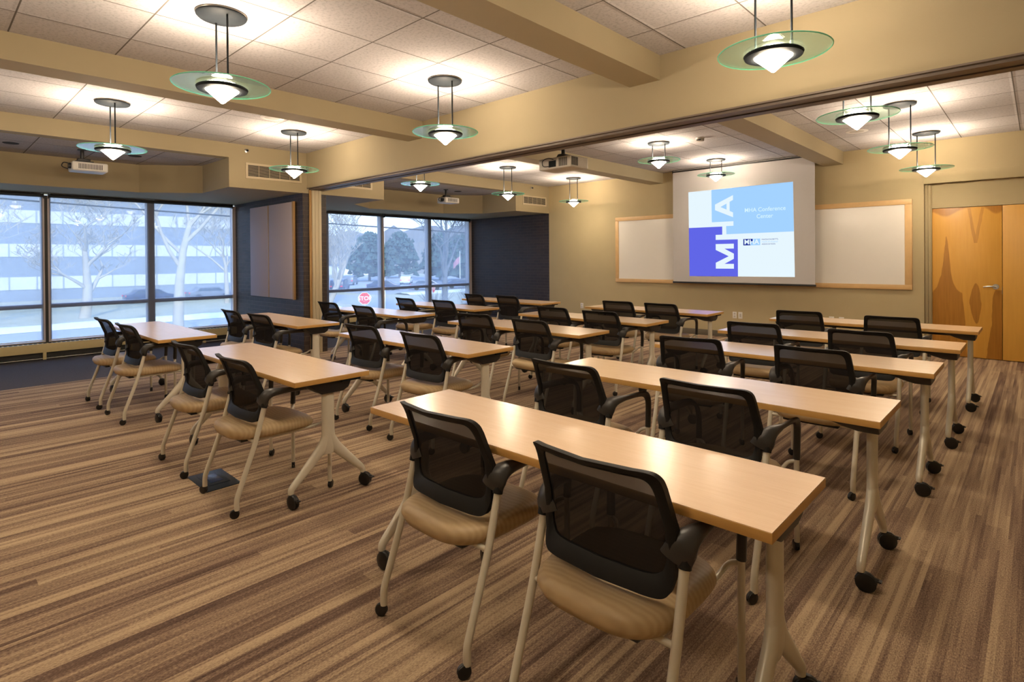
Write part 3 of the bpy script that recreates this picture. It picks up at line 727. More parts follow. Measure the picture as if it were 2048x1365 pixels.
# ------------------------------------------------------------------ chairs
def make_chair():
    """origin on the floor midway between the four casters; faces +Y; rear casters at y=-.283, front at +.283"""
    r = empty('rolling_chair')
    Y0 = -0.283
    def prof(z):       # forward offset of the back's side edges at height z
        pts = [(0.47, 0.115), (0.51, 0.140), (0.57, 0.160), (0.65, 0.163), (0.72, 0.148), (0.79, 0.122), (0.84, 0.098), (0.88, 0.066)]
        for (a, b), (c, d) in zip(pts, pts[1:]):
            if z <= c:
                t = max(0, (z - a) / (c - a)); return b + (d - b) * t
        return pts[-1][1]
    def S(x, z, off=0.0):
        y = prof(z) - 0.052 * (1 - min(1, (x / 0.235) ** 2)) * (0.55 + 0.45 * min(1, max(0, (z - 0.47) / 0.3))) - off
        return (x, Y0 + y, z)
    zt, zb_ = 0.872, 0.500
    def outline(inset_s, inset_t, inset_b, rad, n=72):
        hw_t, hw_m, hw_b = 0.218 - inset_s, 0.238 - inset_s, 0.218 - inset_s
        t, b = zt - inset_t, zb_ + inset_b; h = t - b; pts = []
        for i in range(n):
            a = 2 * PI * i / n; ca, sa = math.cos(a), math.sin(a); e = 2 / rad
            ux = math.copysign(abs(ca) ** e, ca); uz = math.copysign(abs(sa) ** e, sa)
            z = b + (uz + 1) / 2 * h; zz = (z - zb_) / (zt - zb_)
            hwz = hw_b + (hw_m - hw_b) * min(1, zz / 0.35) if zz < 0.35 else hw_m + (hw_t - hw_m) * (zz - 0.35) / 0.65
            pts.append((ux * hwz, z))
        return pts
    OO = outline(0, 0, 0, 15.0, 96); II = outline(0.032, 0.027, 0.052, 11.0, 96); n = len(OO)
    fr = MB(); T = 0.011
    rings = []
    for t in (0.0, 0.5, 1.0):
        rings.append([(o[0] + (i[0] - o[0]) * t, o[1] + (i[1] - o[1]) * t) for o, i in zip(OO, II)])
    loops = [[S(x, z, -T) for x, z in rings[0]], [S(x, z, -T - 0.004) for x, z in rings[1]], [S(x, z, -T + 0.006) for x, z in rings[2]],
             [S(x, z, T - 0.006) for x, z in rings[2]], [S(x, z, T + 0.004) for x, z in rings[1]], [S(x, z, T) for x, z in rings[0]]]
    vs = [p for L in loops for p in L]; m_ = len(loops)
    fr.add(vs, [(k * n + i, k * n + (i + 1) % n, ((k + 1) % m_) * n + (i + 1) % n, ((k + 1) % m_) * n + i) for k in range(m_) for i in range(n)])
    fr.build('back_frame', m_frame, r, smooth=50)
    ms = MB(); vs = []; R = 6; cz = sum(z for x, z in II) / n
    for k in range(R):
        t = k / R
        vs += [S(x * (1 - t), z + (cz - z) * t, 0) for x, z in II]
    vs.append(S(0, cz, 0))
    fs = [(k * n + i, k * n + (i + 1) % n, (k + 1) * n + (i + 1) % n, (k + 1) * n + i) for k in range(R - 1) for i in range(n)]
    fs += [((R - 1) * n + i, (R - 1) * n + (i + 1) % n, R * n) for i in range(n)]
    ms.add(vs, fs); ms.build('back_mesh', m_mesh, r, smooth=60)
    # seat cushion
    st = MB(); n = 48; prof_r = [(0.30, 0.405), (0.80, 0.403), (0.95, 0.411), (1.0, 0.430), (0.985, 0.452), (0.93, 0.468), (0.80, 0.476), (0.55, 0.474), (0.25, 0.470)]
    cyy = Y0 + 0.262; vs = []
    for (k, z) in prof_r:
        for i in range(n):
            a = 2 * PI * i / n; ca, sa = math.cos(a), math.sin(a); e = 2 / 3.4
            ux = math.copysign(abs(ca) ** e, ca); uy = math.copysign(abs(sa) ** e, sa)
            x = ux * 0.238 * k * (1 + 0.03 * uy); y = cyy + uy * 0.262 * k
            dz = -0.022 * max(0, uy * k - 0.55) / 0.45 if z > 0.44 else -0.010 * max(0, uy * k - 0.55) / 0.45
            dz += 0.010 * max(0, -uy * k - 0.6) / 0.4 if z > 0.42 else 0
            vs.append((x, y, z + dz))
    fs = [(k * n + i, k * n + (i + 1) % n, (k + 1) * n + (i + 1) % n, (k + 1) * n + i) for k in range(len(prof_r) - 1) for i in range(n)]
    fs += [tuple(range(n)), tuple((len(prof_r) - 1) * n + i for i in range(n))]
    st.add(vs, fs); st.build('seat', m_seat, r, smooth=70)
    MB().box(-0.16, 0.16, Y0 + 0.06, Y0 + 0.47, 0.388, 0.406).build('seat_pan', m_black, r, bevel=0.006)
    # frame
    for s in (-1, 1):
        X = s * 0.250
        rear = catmull([(X, Y0, 0.045), (X, Y0 + 0.001, 0.10), (X, Y0 + 0.014, 0.145), (X, Y0 + 0.062, 0.275), (X, Y0 + 0.110, 0.415), (X * 0.995, Y0 + 0.160, 0.60), (X * 0.99, Y0 + 0.167, 0.63)], 4)
        MB().tube(rear, 0.0145, 10, up=(1, 0, 0)).build('leg', m_metalbeige, r, smooth=60)
        front = [(X, Y0 + 0.566, 0.045), (X, Y0 + 0.566, 0.470)]
        MB().tube(front, 0.0125, 10, up=(1, 0, 0)).build('leg', m_metalbeige, r, smooth=60)
        pts = catmull([(s * 0.224, Y0 + 0.152, 0.606), (s * 0.243, Y0 + 0.160, 0.648), (s * 0.258, Y0 + 0.200, 0.672), (s * 0.266, Y0 + 0.300, 0.672), (s * 0.266, Y0 + 0.420, 0.668), (s * 0.262, Y0 + 0.510, 0.655), (s * 0.256, Y0 + 0.556, 0.620), (s * 0.252, Y0 + 0.570, 0.560), (s * 0.250, Y0 + 0.567, 0.450)], 4)
        rr = lerp_list([(0.015, 0.046), (0.018, 0.044), (0.022, 0.028), (0.022, 0.012), (0.022, 0.011), (0.021, 0.011), (0.019, 0.012), (0.017, 0.015), (0.016, 0.017)], len(pts))
        MB().tube(pts, rr, 12, up=(0, 0, 1)).build('armrest', m_arm, r, smooth=60)
        MB().tube([(X, Y0 + 0.155, 0.590), (X, Y0 + 0.168, 0.640)], 0.019, 10, up=(1, 0, 0)).build('leg_socket', m_frame, r, smooth=60)
        sr_ = catmull([(s * 0.195, Y0 + 0.105, 0.402), (s * 0.195, Y0 + 0.30, 0.398), (s * 0.198, Y0 + 0.50, 0.405), (s * 0.215, Y0 + 0.552, 0.432), (X, Y0 + 0.566, 0.442)], 4)
        MB().tube(sr_, 0.009, 8).build('seat_rail', m_metalbeige, r, smooth=60)
        caster(r, X, Y0, 0.0245, turn=0.5 + 0.6 * (s > 0))
        caster(r, X, Y0 + 0.566, 0.0245, turn=-0.4 - 0.5 * (s > 0))
    MB().tube([(-0.25, Y0 + 0.106, 0.400), (0.25, Y0 + 0.106, 0.400)], 0.010, 8).build('crossbar', m_metalbeige, r, smooth=60)
    MB().tube([(-0.20, Y0 + 0.49, 0.402), (0.20, Y0 + 0.49, 0.402)], 0.009, 8).build('crossbar', m_metalbeige, r, smooth=60)
    register(r)
    return r

ROWY = [1.486, 2.785, 4.125, 5.285, 6.640]
COLX = {'R': -0.495 - TW / 2, 'M': -3.10 - TW / 2, 'L': -5.70 - TW / 2}
XADJ = {('R', 1): 0.0, ('R', 2): 0.005, ('R', 3): 0.04, ('R', 4): 0.07, ('R', 5): 0.09,
        ('M', 1): 0.0, ('M', 2): 0.04, ('M', 3): 0.06, ('M', 4): 0.08, ('M', 5): 0.14,
        ('L', 1): 0.0, ('L', 2): -0.03, ('L', 3): 0.01, ('L', 4): 0.03, ('L', 5): 0.08}
CN = {'R': 'right-hand', 'M': 'middle', 'L': 'window-side'}
RN = ['nearest', 'second nearest', 'third', 'fourth', 'farthest']
table0 = make_table(); chair0 = make_chair()
first = True
for c in 'RML':
    for k in range(5):
        o = table0 if first else copy_tree(table0)
        first = False
        o.location = (COLX[c] + XADJ[(c, k + 1)], ROWY[k] + TD / 2, 0)
        o.rotation_euler = (0, 0, 0)
        tag(o, 'light maple rolling table, the %s one in the %s column of tables' % (RN[k], CN[c]), 'table', 'flip-top tables in rows')
# chairs: column, row, seat, centre x, y of the back's top corners, turn in degrees
CH = [('R', 1, 0, -1.690, 1.388, 0.0), ('R', 1, 1, -0.960, 1.375, 0.6), ('R', 2, 0, -1.928, 2.472, 0), ('R', 2, 1, -1.119, 2.481, 0),
      ('R', 3, 0, -1.840, 3.83, 8), ('R', 3, 1, -1.055, 3.884, 0), ('R', 4, 0, -1.831, 5.03, 3), ('R', 4, 1, -1.013, 5.00, -1),
      ('R', 5, 0, -1.855, 6.40, 4), ('R', 5, 1, -1.023, 6.33, 2),
      ('M', 1, 0, -4.385, 1.325, 0), ('M', 1, 1, -3.530, 1.324, 0), ('M', 2, 0, -4.374, 2.714, 3), ('M', 2, 1, -3.526, 2.704, 2),
      ('M', 3, 0, -4.33, 4.029, 9), ('M', 3, 1, -3.506, 3.972, -1), ('M', 4, 0, -4.195, 5.16, 1), ('M', 4, 1, -3.477, 5.094, 2),
      ('M', 5, 0, -4.085, 6.40, 4), ('M', 5, 1, -3.46, 6.40, 0),
      ('L', 1, 0, -6.935, 1.335, 1), ('L', 1, 1, -6.140, 1.352, 2), ('L', 2, 0, -6.90, 2.55, 0), ('L', 2, 1, -6.14, 2.555, 3),
      ('L', 3, 0, -7.09, 3.882, 2), ('L', 3, 1, -6.17, 3.85, -1), ('L', 4, 0, -6.882, 5.011, -3), ('L', 4, 1, -6.08, 5.07, 0),
      ('L', 5, 0, -6.728, 6.264, -4), ('L', 5, 1, -6.02, 6.30, 0)]
first = True
for (c, row, seat, x, y, deg) in CH:
    o = chair0 if first else copy_tree(chair0)
    first = False
    a = math.radians(deg); dy = 0.19
    o.location = (x - math.sin(a) * dy, y + math.cos(a) * dy, 0); o.rotation_euler = (0, 0, a)
    tag(o, 'black mesh-backed rolling chair, %s one at the %s table of the %s column' % ('left' if seat == 0 else 'right', RN[row - 1], CN[c]), 'chair', 'mesh rolling chairs at the tables')

# ------------------------------------------------------------------ pendant lamps
def make_pendant(drop):
    """origin at the ceiling; drop = distance from ceiling to the glass disc"""
    r = empty('pendant_lamp')
    MB().lathe([(0.05, -0.035), (0.145, -0.026), (0.153, -0.018), (0.153, -0.008), (0.14, 0.0)], 40).build('canopy', m_dark, r, smooth=40)
    MB().lathe([(0.156, -0.010), (0.158, -0.006), (0.156, 0.0)], 40).build('canopy_rim', m_steel, r, smooth=40)
    for s in (-1, 1):
        MB().tube([(s * 0.098, 0, -0.02), (s * 0.098, 0, -drop + 0.01)], 0.0065, 8, up=(1, 0, 0)).build('rod', m_dark, r)
        MB().tube([(s * 0.098, 0, -drop + 0.04), (s * 0.098, 0, -drop + 0.005)], 0.010, 8, up=(1, 0, 0)).build('rod_end', m_steel, r)
    D = MB(); n = 56
    D.lathe([(0.102, -drop - 0.004), (0.296, -drop - 0.004)], n, caps=False); D.lathe([(0.102, -drop + 0.004), (0.296, -drop + 0.004)], n, caps=False)
    D.cur = 1; D.lathe([(0.296, -drop - 0.004), (0.30, -drop), (0.296, -drop + 0.004)], n, caps=False)
    D.build('glass_disc', [m_disc, m_rim], r, smooth=30)
    MB().lathe([(0.102, -drop - 0.004), (0.150, -drop - 0.006), (0.158, -drop - 0.014), (0.152, -drop - 0.028), (0.118, -drop - 0.034), (0.102, -drop - 0.030), (0.102, -drop - 0.004)], 48, caps=False).build('ring', m_dark, r, smooth=40)
    MB().lathe([(0.101, -drop - 0.024), (0.099, -drop - 0.030), (0.010, -drop - 0.112), (0.001, -drop - 0.116)], 40, caps=False).build('glass_cone', m_cone, r, smooth=40)
    MB().lathe([(0.072, -drop + 0.006), (0.066, -drop + 0.018), (0.042, -drop + 0.034), (0.001, -drop + 0.038)], 32, caps=False).build('bulb_dome', m_dome, r, smooth=50)
    register(r)
    return r
long0 = make_pendant(0.480); short0 = make_pendant(0.254)
LX = {'right': -1.10, 'middle': -3.97, 'left': -6.95}; LY = [1.425, 3.355, 5.365, 7.32, 9.27, -0.52]
PL = {('right', 0): 'glass-disc pendant lamp over the nearest table of the right-hand column',
      ('right', 1): 'large glass-disc pendant lamp hanging low before the header at upper right',
      ('right', 2): 'glass-disc pendant lamp just beyond the header, nearest of the three at right',
      ('right', 3): 'glass-disc pendant lamp at right beyond the header, between two others',
      ('right', 4): 'glass-disc pendant lamp nearest to the maple doors',
      ('middle', 0): 'large glass-disc pendant lamp at upper left with wide oval canopy',
      ('middle', 1): 'glass-disc pendant lamp between the two ceiling beams, close before the header',
      ('middle', 3): 'short-rod pendant lamp beside the white smoke detector',
      ('middle', 4): 'short-rod pendant lamp hanging right before the projection screen',
      ('left', 0): 'glass-disc pendant lamp beside the near white ceiling projector at left',
      ('left', 1): 'glass-disc pendant lamp in front of the near air vent',
      ('left', 2): 'glass-disc pendant lamp seen just below the header beside the far projector',
      ('left', 3): 'glass-disc pendant lamp above the dark brick end wall',
      ('left', 4): 'glass-disc pendant lamp in the far left corner of the cream wall'}
for cname in ('right', 'middle', 'left'):  # unseen row behind the camera, added to brighten the foreground
    PL[(cname, 5)] = 'unseen glass-disc pendant lamp added behind the camera to light the foreground, %s column' % cname
fl = fs_ = True
for (cname, k), lab in PL.items():
    short = cname == 'middle' and k in (2, 3, 4)
    src = short0 if short else long0
    if short: o = short0 if fs_ else copy_tree(short0); fs_ = False
    else: o = long0 if fl else copy_tree(long0); fl = False
    o.location = (LX[cname], LY[k], ZC)
    tag(o, lab, 'pendant lamp', 'glass disc pendants')

# ------------------------------------------------------------------ ceiling fittings
def big_projector():
    r = empty('ceiling_projector', (-3.85, 4.95, 2.42))
    MB().box(-0.225, 0.225, -0.155, 0.155, 0.0, 0.125).build('body', m_projector, r, bevel=0.014, seg=3)
    g = MB()
    for i in range(9):
        g.box(-0.04 + i * 0.013 + 0.10, -0.04 + i * 0.013 + 0.107, -0.1565, -0.154, 0.02, 0.11)
    for i in range(9):
        g.box(0.224, 0.2265, -0.145 + i * 0.013, -0.138 + i * 0.013, 0.02, 0.11)
    g.build('vent_grille', m_dark, r, smooth=0)
    MB().lathe([(0.04, 0.150), (0.042, 0.185), (0.034, 0.185), (0.030, 0.170)], 24, (0.02, 0, 0.065), 'y').build('lens', m_black, r)
    MB().box(-0.08, 0.02, -0.158, -0.154, 0.02, 0.09).build('port_panel', m_dark, r, smooth=0)
    MB().tube(catmull([(-0.01, -0.16, 0.10), (-0.06, -0.19, 0.115), (-0.13, -0.20, 0.09), (-0.13, -0.19, 0.035), (-0.07, -0.165, 0.03)], 6), 0.005, 8).build('cable', m_black, r)
    mt = MB(); mt.box(-0.07, 0.07, -0.06, 0.06, 0.124, 0.145); mt.prism([(-0.06, 0.145), (0.06, 0.145), (0.035, 0.175), (-0.035, 0.175)], -0.05, 0.05, 'y')
    mt.lathe([(0.022, 0.17), (0.022, 0.664)], 14); mt.lathe([(0.06, 0.650), (0.06, 0.664)], 20)
    mt.build('mount', m_black, r, bevel=0.002)
    tag(r, 'big boxy off-white projector hung just beyond the header on a black mount', 'projector', 'ceiling projectors')
big_projector()
def small_projector(x, y, lab):
    r = empty('ceiling_projector', (x, y, 2.60))
    MB().box(-0.14, 0.14, -0.175, 0.20, 0.0, 0.115).build('body', m_white, r, bevel=0.02, seg=3)
    g = MB()
    for i in range(16):
        g.box(0.1385, 0.142, -0.11 + i * 0.016, -0.103 + i * 0.016, 0.025, 0.09)
    g.build('vent_grille', m_dark, r, smooth=0)
    MB().lathe([(0.036, -0.205), (0.036, -0.172)], 20, (0.05, 0, 0.06), 'y').build('lens', m_black, r)
    MB().tube(catmull([(0.0, -0.17, 0.09), (0.02, -0.24, 0.10), (0.02, -0.26, 0.05), (0.03, -0.20, 0.02)], 6), 0.006, 8).build('cable', m_black, r)
    mt = MB(); mt.box(-0.07, 0.07, -0.13, 0.06, 0.112, 0.135); mt.box(-0.05, 0.05, -0.10, 0.03, 0.135, 0.165); mt.lathe([(0.02, 0.16), (0.02, 0.285)], 14, (0, -0.05, 0)); mt.lathe([(0.05, 0.275), (0.05, 0.285)], 18, (0, -0.05, 0))
    mt.build('mount', m_black, r, bevel=0.003)
    tag(r, lab, 'projector', 'ceiling projectors')
small_projector(-8.98, 1.56, 'small white projector on black mount above the near window')
small_projector(-8.98, 7.64, 'small white projector on black mount above the far window')

def vent(y0, y1, z0, z1, lab):
    r = empty('air_vent', (XS, (y0 + y1) / 2, z0)); h = (y1 - y0) / 2; H = z1 - z0
    f = MB(); b = 0.032
    f.box(0, 0.012, -h, h, 0, b); f.box(0, 0.012, -h, h, H - b, H); f.box(0, 0.012, -h, -h + b, b, H - b); f.box(0, 0.012, h - b, h, b, H - b)
    f.build('frame', m_vent, r, bevel=0.003)
    MB().box(0.0005, 0.002, -h + b, h - b, b, H - b).build('backing', m_ventdark, r, smooth=0)
    s = MB(); n = 9
    for i in range(n):
        z = b + (i + 0.5) * (H - 2 * b) / n
        s.box(0.004, 0.0105, -h + b, h - b, z - 0.009, z - 0.0055)
    for i in range(1, 5):
        y = -h + b + i * (2 * h - 2 * b) / 5
        s.box(0.003, 0.0095, y - 0.002, y + 0.002, b, H - b)
    s.build('louvres', m_vent, r, smooth=0)
    tag(r, lab, 'vent', 'air vents in the bulkheads')
vent(3.255, 4.085, 2.615, 2.84, 'cream louvred air vent above the brick pier, before the header')
vent(4.50, 5.33, 2.615, 2.84, 'cream louvred air vent just beyond the header, partly hidden by it')
vent(9.13, 9.93, 2.625, 2.83, 'cream louvred air vent in the far left corner above the brick wall')

def small(name, mb, m, loc, lab, cat, group=None, **k):
    return tag(mb.build(name, m, loc=loc, **k), lab, cat, group)
for (y, lab) in ((3.27, 'small round sprinkler head above the near air vent'), (9.43, 'small round sprinkler head above the far corner vent')):
    r = empty('sprinkler_head', (XS, y, 3.005))
    MB().lathe([(0.028, 0), (0.03, 0.006), (0.012, 0.012)], 18, axis='x').build('rosette', m_steel, r)
    MB().lathe([(0.008, 0.01), (0.008, 0.035), (0.016, 0.037), (0.016, 0.04)], 12, axis='x').build('nozzle', m_dark, r)
    tag(r, lab, 'sprinkler', 'wall sprinklers')
r = empty('smoke_detector', (-3.40, 7.43, ZC))
MB().lathe([(0.06, 0), (0.06, -0.012)], 24).build('base', m_white, r)
MB().lathe([(0.052, -0.012), (0.05, -0.05), (0.03, -0.058)], 24).build('housing', m_projector, r)
MB().box(-0.03, 0.03, -0.054, -0.050, -0.042, -0.03).build('slot', m_dark, r)
tag(r, 'small white smoke detector on the ceiling tiles before the projection screen', 'smoke detector')
for (x, y, z, lab) in ((-1.75, 8.52, ZC, 'round grey speaker grille in the ceiling at right'), (-6.43, 2.85, ZC, 'round grey speaker grille in the ceiling at left')):
    r = empty('ceiling_speaker', (x, y, z))
    MB().lathe([(0.13, 0), (0.13, -0.004), (0.118, -0.007)], 36).build('rim', m_white, r)
    MB().lathe([(0.116, -0.006), (0.02, -0.009)], 36).build('grille', m_projector, r)
    tag(r, lab, 'speaker', 'ceiling speakers')
for (x, y, lab) in ((-9.06, 0.83, 'dark recessed downlight nearest the left edge above the near window'), (-9.02, 2.10, 'dark recessed downlight right of the near small projector'),
                    (-9.05, 7.98, 'dark recessed downlight right of the far small projector')):
    r = empty('recessed_downlight', (x, y, ZB))
    MB().lathe([(0.062, -0.001), (0.075, -0.004), (0.08, 0.0)], 28, caps=False).build('trim_ring', m_dark, r)
    MB().lathe([(0.001, -0.0015), (0.066, -0.002)], 28, caps=False).build('baffle', m_ventdark, r)
    tag(r, lab, 'downlight', 'unlit recessed downlights')

def outlet(x, z, lab, kind='outlet'):
    r = empty('wall_outlet', (x, YF, z))
    MB().box(-0.036, 0.036, -0.006, 0, -0.058, 0.058).build('cover_plate', m_white, r, bevel=0.002)
    if kind == 'outlet':
        for dz in (-0.024, 0.024):
            MB().lathe([(0.017, -0.008), (0.017, -0.005)], 16, (0, 0, dz), 'y').box(-0.008, -0.005, -0.0085, -0.0075, dz - 0.006, dz + 0.006).box(0.005, 0.008, -0.0085, -0.0075, dz - 0.006, dz + 0.006).build('socket', m_projector, r)
    else:
        MB().box(-0.015, 0.015, -0.008, -0.005, -0.03, 0.03).build('insert', m_projector, r, bevel=0.001)
    tag(r, lab, 'wall outlet', 'white wall plates')
outlet(-3.965, 0.405, 'left white wall plate of the pair below the projection screen')
outlet(-3.865, 0.405, 'right white wall plate of the pair below the projection screen', 'jack')
outlet(-7.31, 0.40, 'white wall plate low on the cream wall near the brick corner')
outlet(-2.42, 0.42, 'white wall plate just over the farthest right table, left one')
outlet(-2.28, 0.42, 'white wall plate just over the farthest right table, right one', 'jack')

r = empty('floor_box', (-3.96, 1.345, 0))
MB().box(-0.18, 0.18, -0.105, 0.105, 0, 0.006).build('flange', m_hatch, r, bevel=0.002)
MB().box(-0.13, 0.10, -0.065, 0.065, 0.006, 0.009).build('lid', m_hatch, r, bevel=0.001)
MB().box(-0.10, 0.06, -0.04, 0.04, 0.009, 0.0105).build('lid_inlay', m_carblue, r, bevel=0.0005)
tag(r, 'dark blue steel floor box hatch in the carpet under a chair', 'floor box')

# ------------------------------------------------------------------ outdoors
GZ = -3.0
gr = MB(); gr.box(-320, XW - 0.3, -120, 260, GZ - 0.5, GZ)
struct(gr.build('ground', m_grass, smooth=0))
struct(MB().box(-46, -30, -120, 34, GZ, GZ + 0.02).build('street', m_road, smooth=0))
struct(MB().box(-120, -46, 30, 37, GZ, GZ + 0.02).box(-125, -60.5, 40, 120, GZ, GZ + 0.02).build('parking_lot', m_road, smooth=0))
rnd = random.Random(4)
def snowbank(x0, x1, y0, y1, lab, seed):
    rr = random.Random(seed); mb = MB(); nx, ny = 5, int((y1 - y0) / 1.2); vs = []
    for j in range(ny + 1):
        for i in range(nx + 1):
            t = i / nx; e = math.sin(PI * t) * (0.14 + 0.12 * rr.random()) if 0 < i < nx else 0
            vs.append((x0 + (x1 - x0) * t + (rr.random() - 0.5) * 0.3, y0 + (y1 - y0) * j / ny, GZ + 0.02 + e))
    fs = [(j * (nx + 1) + i, j * (nx + 1) + i + 1, (j + 1) * (nx + 1) + i + 1, (j + 1) * (nx + 1) + i) for j in range(ny) for i in range(nx)]
    mb.add(vs, fs); tag(mb.build('snow_bank', m_snow, smooth=80), lab, 'snow', None)
snowbank(-50.5, -46.3, -40, 27, 'long low snow bank along the far side of the street outside', 1)
snowbank(-60, -56.5, 42, 110, 'snow strip in front of the parked cars', 3)

bd = empty('office_building', (-84, -10, GZ))
MB().box(-12, 0, -70, 42, 0, 20).build('facade', m_facade, bd, smooth=0)
for k, (z0, z1) in enumerate(((1.3, 2.75), (5.05, 6.5), (8.9, 10.35), (12.75, 14.2), (16.6, 18.0))):
    MB().box(-0.02, 0.06, -69, 41, z0, z1).build('window_band', m_band, bd, smooth=0)
    mm = MB()
    for i in range(46):
        y = -69 + i * 2.4
        mm.box(0.06, 0.12, y - 0.06, y + 0.06, z0, z1)
    mm.build('mullions', m_mull, bd, smooth=0)
tag(bd, 'long blue-grey office building with bright ribbon windows behind bare trees', 'building')

def tree(x, y, h, r0, seed, lab, m, lean=(0, 0), fork=0.35, spread=1.0, depth=6, grp='bare trees outside', low=0.3):
    rr = random.Random(seed); root = empty('bare_tree', (x, y, GZ))
    tr = MB(); br = MB()
    def grow(p, d, L, rad, lev):
        pts = [p]; q = Vector(p); dd = Vector(d)
        k = 4
        for i in range(k):
            dd = (dd + Vector((rr.uniform(-1, 1), rr.uniform(-1, 1), rr.uniform(-0.3, 0.8))) * 0.16).normalized()
            q = q + dd * L / k; pts.append(tuple(q))
        rads = [max(0.016, rad * (1 - 0.55 * i / k)) for i in range(k + 1)]
        (tr if lev == 0 else br).tube(pts, rads, 7 if lev == 0 else (5 if lev < 3 else 3), caps=False)
        if lev >= depth: return
        nb = 3 if lev > 0 else 6
        for i in range(nb):
            t = rr.uniform(low if lev == 0 else 0.3, 1.0) if i < nb - 1 else 1.0
            idx = min(k - 1, int(t * k)); a = Vector(pts[idx]); b = Vector(pts[idx + 1]); o = a.lerp(b, t * k - idx if t < 1 else 1.0)
            an = rr.uniform(0, 2 * PI); out_ = Vector((math.cos(an), math.sin(an), rr.uniform(-0.05, 0.7)))
            nd = (dd * 0.75 + out_ * spread).normalized()
            grow(tuple(o), nd, L * rr.uniform(0.55, 0.8) * (0.8 if lev == 0 else 1), rads[idx] * rr.uniform(0.45, 0.7), lev + 1)
    grow((0, 0, -0.1), Vector((lean[0], lean[1], 1)).normalized(), h * fork, r0, 0)
    t_ = tr.build('trunk', m, root, smooth=80)
    br.build('branches', m, root, smooth=80)
    tag(root, lab, 'tree', grp)
tree(-31.4, 9.1, 17, 0.30, 3, 'big bare tree nearest outside, right pane of the near window', m_bark, fork=0.40, spread=0.9, low=0.45)
tree(-55, 9.3, 17, 0.42, 8, 'bare spreading tree before the office building, middle pane of the near window', m_bark, fork=0.32, spread=1.1)
tree(-52, 1.6, 16, 0.36, 12, 'bare tree at the left edge of the near window', m_bark, fork=0.32, spread=1.1)
tree(-62, 22.5, 14, 0.28, 21, 'slender bare tree at the right edge of the near window', m_bark, fork=0.38, spread=0.9)
tree(-50, 27.3, 17, 0.34, 33, 'leaning bare tree at the left edge of the far window', m_bark, lean=(0.1, 0.45), fork=0.34, spread=0.8)
tree(-29.2, 24.7, 15, 0.26, 41, 'dark bare tree in the right pane of the far window', m_barkdark, fork=0.42, spread=0.8, low=0.5)
tree(-125, 70, 20, 0.4, 57, 'distant bare tree among the parked cars', m_bark, fork=0.32, spread=1.0)

# shrubs by the far tree
def shrub(x, y, h, seed, lab):
    rr = random.Random(seed); mb = MB()
    for i in range(46):
        a = rr.uniform(0, 2 * PI); s = rr.uniform(0.15, 0.9)
        p0 = (rr.uniform(-.3, .3), rr.uniform(-.3, .3), 0); p1 = (math.cos(a) * s * 0.6, math.sin(a) * s * 0.6, h * rr.uniform(0.5, 0.8)); p2 = (math.cos(a) * s * 1.5, math.sin(a) * s * 1.5, h * rr.uniform(0.9, 1.2))
        mb.tube([p0, p1, p2], [0.03, 0.02, 0.008], 3, caps=False)
    tag(mb.build('bare_shrub', m_barkdark, loc=(x, y, GZ), smooth=0), lab, 'shrub', 'bare shrubs outside')
shrub(-27.5, 22.3, 2.2, 1, 'bare twiggy shrub left of the dark tree in the far window')
shrub(-27.0, 24.9, 2.4, 2, 'bare twiggy shrub right of the dark tree in the far window')

def ridge(name, x0, y0, x1, y1, h, seed, m, lab, cat, amp=0.25, seg=60, thick=14):
    rr = random.Random(seed); mb = MB(); vs = []; rows = 7
    d = Vector((x1 - x0, y1 - y0, 0)); L = d.length; d.normalize(); nrm = Vector((-d.y, d.x, 0))
    hs = []; cur = 1.0
    for i in range(seg + 1):
        cur += rr.uniform(-1, 1) * 0.12; cur = max(1 - amp, min(1 + amp, cur)); hs.append(cur)
    for j in range(rows + 1):
        t = j / rows
        for i in range(seg + 1):
            p = Vector((x0, y0, 0)) + d * (L * i / seg) + nrm * (thick * (t - 0.5))
            z = math.sin(PI * t) ** 0.6 * h * hs[i] * (1 + rr.uniform(-0.07, 0.07)) if 0 < j < rows else 0
            vs.append((p.x, p.y, GZ + z))
    fs = [(j * (seg + 1) + i, j * (seg + 1) + i + 1, (j + 1) * (seg + 1) + i + 1, (j + 1) * (seg + 1) + i) for j in range(rows) for i in range(seg)]
    mb.add(vs, fs); o = mb.build(name, m, smooth=0)
    if lab: tag(o, lab, cat)
    return o
struct(ridge('hillside', -230, 20, -90, 240, 14.5, 5, m_hill, None, None, 0.12, 70, 60))
def evergreen(x, y, h, wd, seed, lab):
    rr = random.Random(seed); root = empty('evergreen_tree', (x, y, GZ)); mb = MB()
    for k in range(420):
        t = rr.random() ** 0.8; a = rr.uniform(0, 2 * PI); rad = wd * (1 - t) ** 0.38 * math.sqrt(rr.uniform(0.1, 1.0)) * (0.75 + 0.5 * rr.random())
        c = (math.cos(a) * rad, math.sin(a) * rad, h * (0.10 + 0.88 * t)); s = wd * rr.uniform(0.08, 0.2) * (1.1 - 0.6 * t)
        mb.lathe([(s * 0.1, -s * 0.5), (s, -s * 0.25), (s * 0.6, s * 0.5), (s * 0.05, s * 1.3)], 5, c)
    mb.build('foliage', m_ever, root, smooth=0)
    MB().tube([(0, 0, 0), (0, 0, h * 0.8)], [0.3, 0.1], 7).build('trunk', m_barkdark, root)
    tag(root, lab, 'tree', 'evergreens beyond the parking lot')
evergreen(-100, 64, 10, 4.5, 1, 'dark evergreen in the left pane of the far window')
evergreen(-112, 80, 11, 5, 2, 'dark evergreen in the middle pane of the far window')
evergreen(-92, 76, 10, 4.5, 3, 'dark evergreen beside the right mullion of the far window')
evergreen(-80, 71, 9, 4.5, 4, 'dark evergreen rightmost in the far window')

